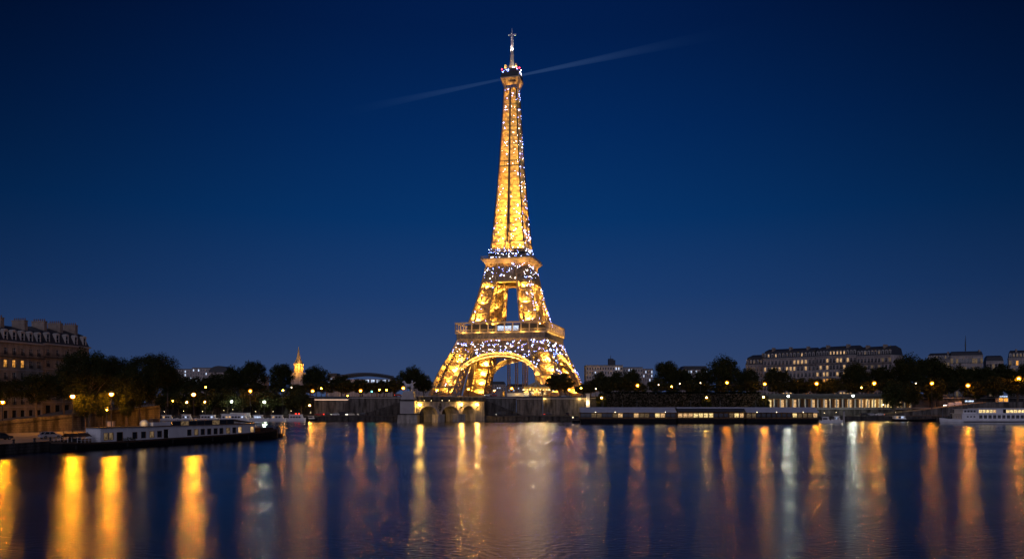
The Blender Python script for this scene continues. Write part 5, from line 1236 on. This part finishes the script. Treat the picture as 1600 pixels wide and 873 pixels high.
cb.box(0, .15, .6, WD - .4, 1.25, 4.28); cb.box(CL - .15, CL, .6, WD - .4, 1.6, 3.9); cb.hexa([(.15, WD - .55, 1.25), (CL - .15, WD - .55, 1.6), (CL - .15, WD - .4, 1.6), (.15, WD - .4, 1.25)], [(.15, WD - .55, 4.28), (CL - .15, WD - .55, 3.94), (CL - .15, WD - .4, 3.94), (.15, WD - .4, 4.28)])
cb.build('cabin', M['white_paint'], barge)
lits = {176: 'lit_dim', 168: 'lit_dim', 239.6: 'lit_dim', 309: 'lit_dim', 358.5: 'lit_dim', 377: 'lit_soft', 396: 'lit_soft'}
for x0, x1, z0, z1, kd, pp in cl:
    f = MB(); t_ = .06
    for a in ((x0, x0 + t_, z0, z1), (x1 - t_, x1, z0, z1), (x0 + t_, x1 - t_, z1 - t_, z1), (x0 + t_, x1 - t_, z0, z0 + t_)): f.box(a[0], a[1], .40, .58, a[2] + x0 * .003, a[3] + x0 * .003)
    fo = f.build('window' if kd == 'w' else 'cabin_door', M['wood'], barge)
    MB().box(x0 + .02, x1 - .02, .54, .56, z0 + x0 * .003, z1 + x0 * .003).build('pane' if kd == 'w' else 'door_leaf', M[lits.get(pp, 'skin_glass')] if kd == 'w' else M['hull_black'], fo)
x0 = bx(265); MB().box(x0, x0 + 1.1, .34, .44, 1.6, 3.4).build('open_door_leaf', M['white_paint'], barge)
rf = MB(); rf.hexa([(-.4, .15, 4.303), (CL + .5, .15, 3.95), (CL + .5, WD - .1, 3.95), (-.4, WD - .1, 4.303)], [(-.4, .15, 4.45), (CL + .5, .15, 4.08), (CL + .5, WD - .1, 4.08), (-.4, WD - .1, 4.45)]); rf.build('cabin_roof', M['wood'], barge)
x0, x1 = bx(243), bx(270); MB().box(x0, x1, .7, 2.2, 4.35, 5.1).build('roof_locker', M['white_paint'], barge)
cp = MB(); x0, x1, x2 = bx(272), bx(368), bx(398)
cp.hexa([(x0, .4, 5.25), (x1, .4, 5.2), (x1, 4.8, 5.2), (x0, 4.8, 5.25)], [(x0, .4, 5.36), (x1, .4, 5.3), (x1, 4.8, 5.3), (x0, 4.8, 5.36)])
cp.hexa([(x1, .4, 5.2), (x2, .4, 4.3), (x2, 4.8, 4.3), (x1, 4.8, 5.2)], [(x1, .4, 5.3), (x2, .4, 4.38), (x2, 4.8, 4.38), (x1, 4.8, 5.3)])
cp.build('canopy_roof', M['zinc'], barge)
for i in range(9):
    x = x0 + (x1 - x0) * i / 8
    MB().box(x - .05, x + .05, .45, .55, 4.3 - x * .008, 5.25).build('canopy_post', M['wood'], barge)
for i in range(8):
    xa, xb = x0 + (x1 - x0) * i / 8 + .06, x0 + (x1 - x0) * (i + 1) / 8 - .06; MB().box(xa, xb, .49, .51, 4.35 - xa * .006, 5.2).build('canopy_glass', M['skin_glass'] if i % 4 != 1 else M['lit_dim'], barge)
lamp('canopy_light', ((x0 + x1) / 2 + 2, 3, 4.9), 60, (1, .5, .12), barge, .1)
hx = bx(257); MB().box(hx - .8, hx + .8, 2.6, 3.8, 4.45, 5.9).build('roof_hatch', M['wood'], barge)
wh = MB(); w0 = bx(231); wh.lathe([(.9, 4.35), (1.0, 5.0), (.6, 5.6), (.1, 5.75)], 12, (w0 + 1, 2.2, 0)); wh.build('skylight_dome', M['cream_paint'], barge)
lamp('roof_light', (w0 - .6, 1.0, 5.2), 50, (1, .6, .2), barge, .1)
# foredeck gear
wl_ = MB(); wl_.tube((-4.2, 1.6, 2.0), (-4.2, 3.6, 2.0), .38, None, 12); wl_.box(-4.7, -3.7, 1.4, 1.6, 1.5, 2.5); wl_.box(-4.7, -3.7, 3.6, 3.8, 1.5, 2.5); wl_.tube((-4.2, 1.1, 2.0), (-4.2, 1.4, 2.0), .5, None, 12); wl_.build('windlass', M['iron_dark'], barge)
for sgn in (.1, WD - .1):
    rl_ = MB()
    for i in range(9): x = -7.2 + i * .85; yy = sgn + (0.5 if sgn < 1 else -.5) * (1 if x < -5.5 else 0); rl_.tube((x, yy, dz(x)), (x, yy, dz(x) + 1.0), .035, None, 5)
    for hh in (.55, 1.0): rl_.beam((-5.6, sgn, dz(-5.6) + hh), (-.4, sgn, dz(-.4) + hh), .05)
    rl_.build('bow_railing', M['white_paint'], barge)
MB().box(-3.2, -1.6, 1.2, 4, 1.4, 2.2).build('deck_chest', M['wood'], barge)
tb = MB(); tb.tube((-6.6, 2.6, 1.6), (-6.6, 2.6, 4.6), .08, .05, 6); tb.beam((-6.6, 2.6, 3.4), (-1.2, 2.6, 3.5), .07); tb.build('jack_staff', M['wood'], barge)
tp_ = MB()
for i in range(8):
    a, b = -6.4 + i * .65, -6.4 + (i + 1) * .65; tp_.quad((a, 1.3, 2.6 + .1 * (i % 2)), (b, 1.3, 2.6 + .1 * ((i + 1) % 2)), (b, 2.6, 3.36), (a, 2.6, 3.36)); tp_.quad((a, 2.6, 3.36), (b, 2.6, 3.36), (b, 3.9, 2.6 + .1 * ((i + 1) % 2)), (a, 3.9, 2.6 + .1 * (i % 2)))
tp_.build('folded_awning', M['hull_rust'], barge)
for x, hh in ((5.6, .5), (6.4, .7), (7.2, .6), (8.0, .45)):
    pt_ = MB(); leaves(pt_, Vector((x, .25, dz(x) + hh * .7)), .45, 60, .22, rt); pt_.build('potted_plant', M['leaf_dark'], barge)
sb = MB(); sb.box(48, 53, 1.4, 3.8, 1.6, 2.7); sb.box(47.6, 53.4, 1.2, 4.0, 2.703, 2.8); sb.build('stern_locker', M['hull_rust'], barge)
rd_ = MB(); rd_.box(56, 58.3, 2.45, 2.75, -.5, 1.1); rd_.tube((56.3, 2.6, .8), (56.3, 2.6, 3.0), .14, None, 6); rd_.build('rudder', M['hull_black'], barge)
for x in (-6, 6, 18, 30, 42):
    fn = MB(); fn.tube((x, -.22, .3), (x, -.22, 1.1), .17, None, 8); fn.build('fender', M['rubber'], barge)
# quay shed behind the barge

# ================================================================== other boats
def launch(label, px0, px1, Y, group, cab=(.2, .75), h=2.9, lit=('lit_soft', 'lit_cold'), decks=1, stripe=False, flip=False):
    """low white river boat, side on"""
    x0, x1 = X(px0, Y), X(px1, Y); ln = x1 - x0
    t = thing('river_boat', label, 'boat', ((x0 + x1) / 2, Y, 0), 0, group); L2 = ln / 2; w = min(3.4, ln * .2)
    v, f = [], []; st_s = [(-L2, .5, 1.35), (-L2 * .9, .85, 1.15), (-L2 * .3, 1, 1.0), (L2 * .5, .95, 1.1), (L2 * .85, .6, 1.35), (L2, .06, 1.65)]
    if flip: st_s = [(-a, b, c) for a, b, c in st_s[::-1]]
    for x, k, z in st_s:
        for y, zz in ((0 + w / 2 * (1 - k), z), (w / 2 * (1 - k * .85), -.3), (w - w / 2 * (1 - k * .85), -.3), (w - w / 2 * (1 - k), z)): v.append((x, y, zz))
    for i in range(5):
        for j in range(3): a = i * 4 + j; f.append((a, a + 4, a + 5, a + 1))
        f.append((i * 4 + 3, i * 4 + 7, i * 4 + 4, i * 4))
    f += [(0, 1, 2, 3), (23, 22, 21, 20)]
    MB().add(v, f).build('hull', M['white_paint'] if not stripe else M['hull_black'], t)
    c0, c1 = -L2 + ln * cab[0], -L2 + ln * cab[1]
    MB().hexa([(c0, .4, 1.05), (c1, .4, 1.05), (c1, w - .4, 1.05), (c0, w - .4, 1.05)], [(c0 + .2, .55, h - .15), (c1 - .8, .55, h - .15), (c1 - .8, w - .55, h - .15), (c0 + .2, w - .55, h - .15)]).build('cabin', M['white_paint'], t)
    MB().box(c0 - .3, c1 - .4, .3, w - .3, h - .148, h).build('roof', M['white_paint'], t)
    n = max(3, int((c1 - c0) / 1.6)); pr = {}
    for i in range(n):
        xx = c0 + .5 + (c1 - c0 - 1.8) * (i + .5) / n; k = rt.choice(lit + ('skin_glass', 'skin_glass', 'skin_glass'))
        loc = (xx, .36, 1.55)
        if k in pr: inst(pr[k], 'window', t, loc)
        else: pr[k] = MB().box(-.45, .45, 0, .08, 0, .75).build('window', M[k], t, loc=loc)
    rl_ = MB()
    for i in range(int(ln / 1.4)): xx = -L2 * .85 + i * 1.4; rl_.tube((xx, .35, 1.1), (xx, .35, 1.95), .035, None, 4, False)
    rl_.beam((-L2 * .85, .35, 1.95), (L2 * .8, .35, 1.95), .05); rl_.build('railing', M['zinc'], t)
    m_ = MB(); m_.tube((c0 + 1, w / 2, h), (c0 + 1, w / 2, h + 1.6), .07, .03, 5); m_.build('mast', M['zinc'], t)
    MB().ball((c0 + 1, w / 2, h + 1.65), .09, 6, 4).build('mast_light', M['bulb_small'], t)
    lamp('deck_light', (c1 + .6, .2, 2.4), 25, (1, .8, .55), t, .1)
    return t
g = 'white boats moored at the left far quay'
for lb, a, b, kw in (('small white boat at the left end of the moored row behind the barge canopy', 246, 276, {}), ('second white boat from the left in the moored row', 277, 306, dict(h=3.2)), ('white boat with a long cabin below the two white lamps', 307, 340, dict(cab=(.15, .9), h=3.0)),
    ('long white excursion boat in the middle of the moored row', 341, 388, dict(cab=(.08, .92), h=3.5)), ('white boat below the right white lamp in the moored row', 389, 419, dict(h=3.0)), ('low white boat right of the barge stern in the moored row', 420, 447, dict(cab=(.1, .85))), ('white boat with red lights at the right end of the moored row', 448, 477, dict(cab=(.1, .9), h=3.2))):
    launch(lb, a, b, 384, g, **kw)
ob = launch('second line white boat half hidden behind the moored row', 355, 395, 389.2, g, cab=(.1, .9), h=3.9)
tg = launch('small dark tender at the right end of the moored boats', 478, 496, 385, g, stripe=True, h=2.4)
for px in (462, 467): MB().ball((X(px, 384) - X(462.5, 384), .2, 3.55), .2, 6, 4).build('red_lamp', M['red_light'], bpy.data.objects['river_boat.006'])
# ---- restaurant pontoons
def pontoon(label, px0, px1, roof, bays, lit, slope=True, mid=False):
    Y = 346.0; x0, x1 = X(px0, Y), X(px1, Y); ln = x1 - x0
    t = thing('restaurant_boat', label, 'boat', (x0, Y, 0))
    MB().hexa([(0.3, .4, -.4), (ln - .3, .4, -.4), (ln - .3, 8, -.4), (.3, 8, -.4)], [(0, 0, 2.0), (ln, 0, 2.0), (ln, 8.4, 2.0), (0, 8.4, 2.0)]).build('hull', M['hull_black'], t)
    MB().box(0, ln, -.12, 8.5, 2.003, 2.2).build('deck', M['wood'], t)
    zr = 4.75
    if roof == 'awning': MB().prism([(-.6, zr), (9, zr), (9, 6.85), (4.6, 6.95), (-.5, zr + .18)], 0, ln, 'x').build('awning', M['awning'], t)
    else:
        MB().prism([(-.4, zr + .3), (9, zr + .3), (9, 6.5), (1.5, 6.5)], 0, ln, 'x').build('roof', M['slate'], t); MB().box(0, ln, 1.4, 9, 6.503, 6.95).build('roof_edge', M['awning'], t)
    ps = None
    for i in range(bays + 1):
        x = .12 + (ln - .24) * i / bays; ps_ = MB().box(-.09, .09, -.09, .09, 2.2, zr + .2).build('post', M['iron_dark'], t, loc=(x, .25, 0)) if ps is None else inst(ps, 'post', t, (x, .25, 0)); ps = ps or ps_
    pr = {}
    for i in range(bays):
        k = lit.get(i, rt.choice(('skin_glass', 'skin_glass', 'skin_glass', 'lit_dim')))
        w = (ln - .24) / bays - .3; loc = (.12 + (ln - .24) * (i + .5) / bays, .9, 2.6)
        if k in pr: inst(pr[k], 'window', t, loc)
        else: pr[k] = MB().box(-w / 2, w / 2, 0, .06, 0, 1.7).build('window', M[k], t, loc=loc)
    rl_ = MB(); rl_.beam((0, -.02, 3.15), (ln, -.02, 3.15), .07); rl_.beam((0, -.02, 2.7), (ln, -.02, 2.7), .04)
    for i in range(bays * 3 + 1): rl_.beam((ln * i / (bays * 3), -.02, 2.2), (ln * i / (bays * 3), -.02, 3.15), .05)
    rl_.build('railing', M['iron_dark'], t)
    MB().box(0.1, ln - .1, 5.5, 7.8, 2.2, zr).build('back_cabin', M['wood'], t)
    return t, ln
a, la = pontoon('pale roofed restaurant boat at the left end of the long mooring', 907, 1057, 'awning', 18, {7: 'lit_soft', 10: 'lit_soft', 14: 'lit_cream', 15: 'lit_soft'})
b, lb_ = pontoon('dark roofed restaurant boat in the middle with bright cream windows', 1059, 1164, 'dark', 13, {0: 'lit_soft', 1: 'lit_soft', 2: 'lit_soft', 3: 'lit_cream', 4: 'lit_cream', 5: 'lit_cream', 6: 'lit_cream', 11: 'lit_cream', 12: 'lit_soft'})
c, lc = pontoon('pale roofed restaurant boat at the right end of the long mooring', 1166, 1279, 'awning', 14, {1: 'lit_dim', 9: 'lit_cream', 10: 'lit_dim', 13: 'lit_soft'})
for t, ln, xs in ((a, la, (10, 25.5, 36.5)), (b, lb_, (6, 12, 26)), (c, lc, (4, 16, 24))):
    for x in xs: lamp('saloon_light', (x, 2.4, 4.3), 22, (1, .7, .3), t, .1)
for t, xs in ((a, (6.5, 15, 36.8)), (c, (4.5, 13, 24.6))):
    for x in xs: MB().ball((x, -.6, 4.85), .13, 8, 5).build('eave_lamp', M['bulb_small'], t)
for t, xs in ((a, (10.5, 19, 25.5)), (b, (7, 20)), (c, (6,))):
    for x in xs:
        q = MB(); q.tube((x, 6, 6.7), (x, 6, 10.2), .09, .05, 6); q.build('mast', M['zinc'], t)
        if t is a and x == 25.5 or t is b and x == 7: pass
gp = thing('gangway', 'dark gangway float at the left end of the restaurant boats', 'gangway', (X(903, 350), 350, 0))
MB().box(-2.5, 2.0, 0, 6, -.3, 1.2).build('float', M['hull_black'], gp); r_ = MB()
for i in range(6): r_.beam((-2.3 + i * .8, .1, 1.2), (-2.3 + i * .8, .1, 2.3), .06)
r_.beam((-2.4, .1, 2.3), (2, .1, 2.3), .06); r_.build('railing', M['zinc'], gp); MB().ball((-2.2, .3, 2.5), .16, 6, 4).build('lamp', M['bulb_small'], gp)
g = 'small boats right of the restaurant boats'
launch('small white motor boat right of the restaurant boats', 1281, 1303, 350, g, h=2.8)
launch('small white cruiser beside the mooring post right of the restaurant boats', 1300, 1319, 356, g, h=3.0, flip=True)
mp_ = thing('mooring_post', 'pale mooring post beside the small white cruiser', 'post', (X(1318.5, 352), 352, 0)); MB().tube((0, 0, -1), (0, 0, 5.0), .45, .4, 10).build('pile', M['concrete'], mp_); MB().lathe([(.5, 5.003), (.5, 5.2), (.1, 5.5)], 10).build('cap', M['zinc'], mp_)
db = launch('long low dark barge moored left of the white cruise boat', 1396, 1466, 378, g, stripe=True, cab=(.04, .3), h=2.6, flip=False)
# ---- white cruise boat
CY = 337.0; cx0 = X(1468, CY) + 2.2; cr = thing('cruise_boat', 'white two deck cruise boat with lit upper windows at the right edge', 'boat', (cx0, CY, 0)); CLn = 62.0
v, f = [], []
sx = [(0, .05, 2.5), (2.5, .5, 2.15), (6, .82, 2.0), (12, 1, 1.9), (40, 1, 1.9), (CLn, .9, 1.9)]
for x, k, z in sx:
    for y, zz in ((4 - 4 * k, z), (4 - 3.9 * k, 1.0), (4 - 3.2 * k, -.5), (4 + 3.2 * k, -.5), (4 + 3.9 * k, 1.0), (4 + 4 * k, z)): v.append((x if zz > .5 else x + .8, y, zz))
for i in range(len(sx) - 1):
    for j in range(5): a_ = i * 6 + j; f.append((a_, a_ + 6, a_ + 7, a_ + 1))
    f.append((i * 6 + 5, i * 6 + 11, i * 6 + 6, i * 6))
f += [(0, 1, 2, 3, 4, 5), (35, 34, 33, 32, 31, 30)]
MB().add(v, f).build('hull', M['white_paint'], cr)
MB().box(8, CLn, -.04, .02, .75, 1.15).build('hull_stripe', M['hull_black'], cr)
def wallrow(name, x0, x1, y, z0, z1, wz0, wz1, wins, litk, m='white_paint'):
    b = MB(); p = x0
    for a_, c_ in wins: b.box(p, a_, y, y + .15, z0, z1); b.box(a_, c_, y, y + .15, z0, wz0); b.box(a_, c_, y, y + .15, wz1, z1); p = c_
    b.box(p, x1, y, y + .15, z0, z1); b.box(x0, x0 + .15, y + .15, 7.6, z0, z1); b.box(x1 - .15, x1, y + .15, 7.6, z0, z1); b.box(x0 + .15, x1 - .15, 7.45, 7.6, z0, z1)
    o = b.build(name, M[m], cr); pr = {}
    for i, (a_, c_) in enumerate(wins): MB().box(a_ - .01, c_ + .01, y + .08, y + .1, wz0 - .01, wz1 + .01).build('window', M[litk(i)], cr)
    return o
wallrow('lower_deck', 7.5, CLn - 2, .35, 1.95, 4.25, 2.3, 3.75, [(14.8 + i * 1.95, 16.2 + i * 1.95) for i in range(22)], lambda i: 'skin_glass')
for x in (9.6, 11, 12.4): MB().box(x, x + .7, .33, .349, 2.75, 3.35).build('porthole', M['skin_glass'], cr)
MB().box(6.6, CLn - 1.6, .1, 7.9, 4.253, 4.45).build('middle_deck', M['white_paint'], cr)
wallrow('upper_deck', 14.2, CLn - 4, .5, 4.453, 6.4, 4.75, 5.95, [(14.8 + i * 1.5, 16.05 + i * 1.5) for i in range(5)] + [(26.4 + i * 1.6, 27.75 + i * 1.6) for i in range(18)], lambda i: 'lit_cream' if i not in (4, 14) else 'lit_soft')
wallrow('wheelhouse', 4.2 + 4, 13.9, .7, 4.453, 6.1, 4.9, 5.8, [(8.6 + i * 1.3, 9.7 + i * 1.3) for i in range(4)], lambda i: 'skin_glass')
MB().box(7.6, 14.1, .3, 7.7, 6.103, 6.25).build('wheelhouse_roof', M['white_paint'], cr); MB().box(14.1, CLn - 3, .2, 7.8, 6.403, 6.6).build('upper_roof', M['white_paint'], cr)
rl_ = MB()
for i in range(8): rl_.tube((.6 + i * .95, max(.6, 3.4 - i * .55), 2.3), (.6 + i * .95, max(.6, 3.4 - i * .55), 3.5), .05, None, 5)
rl_.beam((.6, 3.4, 3.5), (5.8, .6, 3.45), .06); rl_.beam((5.8, .6, 3.45), (7.6, .6, 3.4), .06); rl_.build('bow_railing', M['zinc'], cr)
bw = MB(); bw.tube((1.3, 4, 2.4), (1.3, 4, 6.2), .12, .06, 6); bw.build('jack_staff', M['zinc'], cr); ms_ = MB(); ms_.tube((14.5, 4, 6.6), (14.5, 4, 9.5), .12, .05, 6); ms_.beam((14.5, 2.8, 8.4), (14.5, 5.2, 8.4), .1); ms_.build('mast', M['zinc'], cr)
MB().box(25.0, 26.2, .46, .49, 4.6, 6.2).build('stair_door', M['hull_black'], cr)
# ================================================================== carousel and its kiosk
ca = thing('carousel', 'brightly lit carousel with a striped conical top beside the tower foot', 'carousel', (X(838, 430), 430, GZ))
n = 24; zt0 = Z(604.5, 430) - GZ; zt1 = Z(609.5, 430) - GZ; rr_ = (X(858, 430) - X(818, 430)) / 2
M['canopy_a'] = mat('carousel_cream_cloth', (.62, .56, .42), (.5, .45, .33), .7, 2); M['canopy_b'] = mat('carousel_gold_trim', (.60, .40, .12), (.42, .27, .08), .5, 2)
rf = MB(); rg = MB()
for i in range(n):
    a0, a1 = 2 * math.pi * i / n, 2 * math.pi * (i + 1) / n
    (rf if i % 2 else rg).add([(rr_ * 1.03 * math.cos(a0), rr_ * 1.03 * math.sin(a0), zt0), (rr_ * 1.03 * math.cos(a1), rr_ * 1.03 * math.sin(a1), zt0), (.5 * math.cos(a1), .5 * math.sin(a1), zt0 + 2.8), (.5 * math.cos(a0), .5 * math.sin(a0), zt0 + 2.8)], [(0, 1, 2, 3)])
rf.lathe([(.6, zt0 + 2.8), (.45, zt0 + 3.3), (.08, zt0 + 4.1)], 10); rf.build('canopy_top', M['canopy_a'], ca); rg.build('canopy_stripe', M['canopy_b'], ca)
vl = MB()
for i in range(n):
    a0, a1 = 2 * math.pi * i / n, 2 * math.pi * (i + 1) / n; am = (a0 + a1) / 2; q = lambda a, r, z: (r * math.cos(a), r * math.sin(a), z)
    vl.add([q(a0, rr_, zt0), q(a1, rr_, zt0), q(a1, rr_, zt1 + .2), q(am, rr_, zt1 - .25), q(a0, rr_, zt1 + .2)], [(0, 1, 2, 3, 4)])
vl.build('valance', M['canopy_b'], ca)
MB().lathe([(rr_ * .97, 0.02), (rr_ * .97, .5), (rr_ * .9, .55)], 24).build('platform', M['wood'], ca)
MB().lathe([(1.4, .55), (1.3, zt1), (1.6, zt0 + .3)], 12).build('center_column', M['canopy_b'], ca)
pb_ = MB().octa((0, 0, 0), .15); bsrc = None
for i in range(n):
    a = 2 * math.pi * i / n; p = (rr_ * 1.04 * math.cos(a), rr_ * 1.04 * math.sin(a), zt1 + .35)
    bsrc_ = pb_.build('bulb', M['bulb_small'], ca, loc=p) if bsrc is None else inst(bsrc, 'bulb', ca, p); bsrc = bsrc or bsrc_
hb_ = MB()   # carousel horse: body, neck, head, four legs and tail in one shape
hb_.tube((-.55, 0, 0), (.5, 0, .05), .26, .24, 8); hb_.tube((.42, 0, .1), (.75, 0, .6), .17, .1, 7); hb_.tube((.7, 0, .6), (1.05, 0, .42), .12, .07, 6)
for x, y, dx in ((-.5, .14, -.25), (-.5, -.14, -.1), (.42, .14, .35), (.42, -.14, .2)): hb_.tube((x, y, -.1), (x + dx * .5, y, -.45), .09, .06, 5); hb_.tube((x + dx * .5, y, -.45), (x + dx, y, -.8), .06, .04, 5)
hb_.tube((-.75, 0, .1), (-1.05, 0, -.35), .08, .03, 5)
hsrc = None
for k in range(12):
    a = 2 * math.pi * k / 12; r0 = rr_ * (.80 if k % 2 else .6); p = (r0 * math.cos(a), r0 * math.sin(a), 1.5 + .25 * (k % 3))
    h_ = hb_.build('horse', M['cream_paint'], ca, loc=p, rz=a + math.pi / 2) if hsrc is None else inst(hsrc, 'horse', ca, p, a + math.pi / 2); hsrc = hsrc or h_
    po_ = MB(); po_.tube((p[0], p[1], .5), (p[0], p[1], zt1), .06, None, 5, False); po_.build('pole', M['canopy_b'], ca)
for i in range(6): a = i * math.pi / 3 + .3; lamp('carousel_light', (rr_ * .5 * math.cos(a), rr_ * .5 * math.sin(a), zt1 - .3), 500, (1, .74, .34), ca, .15)
for i in range(5): a = -math.pi * (i + .5) / 5; lamp('carousel_light', (rr_ * 1.35 * math.cos(a), rr_ * 1.35 * math.sin(a), zt1 - .4), 330, (1, .74, .34), ca, .15)
kb = thing('ticket_booth', 'small lit ticket booth just left of the carousel', 'booth', (X(822.5, 424), 424, GZ))
MB().box(-1.4, 1.4, 0, 2, 0, 2.2).build('cabin', M['cream_paint'], kb); MB().prism([(-1.8, 2.203), (1.8, 2.203), (0, 3.2)], -.4, 2.4).build('roof', M['canopy_b'], kb); MB().box(-1.1, 1.1, -.05, -.003, .9, 1.9).build('window', M['lit_cream'], kb)
lw = thing('garden_wall', 'low pale lit wall between the lift columns and the carousel', 'wall', (X(808, 440), 440, GZ)); MB().box(-5.5, 5.5, 0, .5, 0, 1.9).build('masonry', M['cream_paint'], lw); MB().box(-5.6, 5.6, -.1, .6, 1.903, 2.1).build('coping', M['concrete'], lw); lamp('wall_light', (0, -1.5, 1.9), 120, (1, .6, .15), lw, .1)
bd_ = thing('notice_pillar', 'small lit advertising pillar on the street right of the bridge', 'pillar', (X(787, 419), 419, GZ)); MB().lathe([(.6, 0), (.6, 2.3), (.75, 2.4), (.7, 2.6), (.1, 3.1)], 12).build('drum', M['canopy_b'], bd_); lamp('pillar_lamp', (-.2, -1.6, 1.6), 60, (1, .55, .12), bd_, .1)
# shadowing trees and bushes at the foot of the tower
for pr in PR + NEAR:
    if id(pr) not in used:
        for c_ in kids(pr): bpy.data.objects.remove(c_)
        bpy.data.objects.remove(pr)
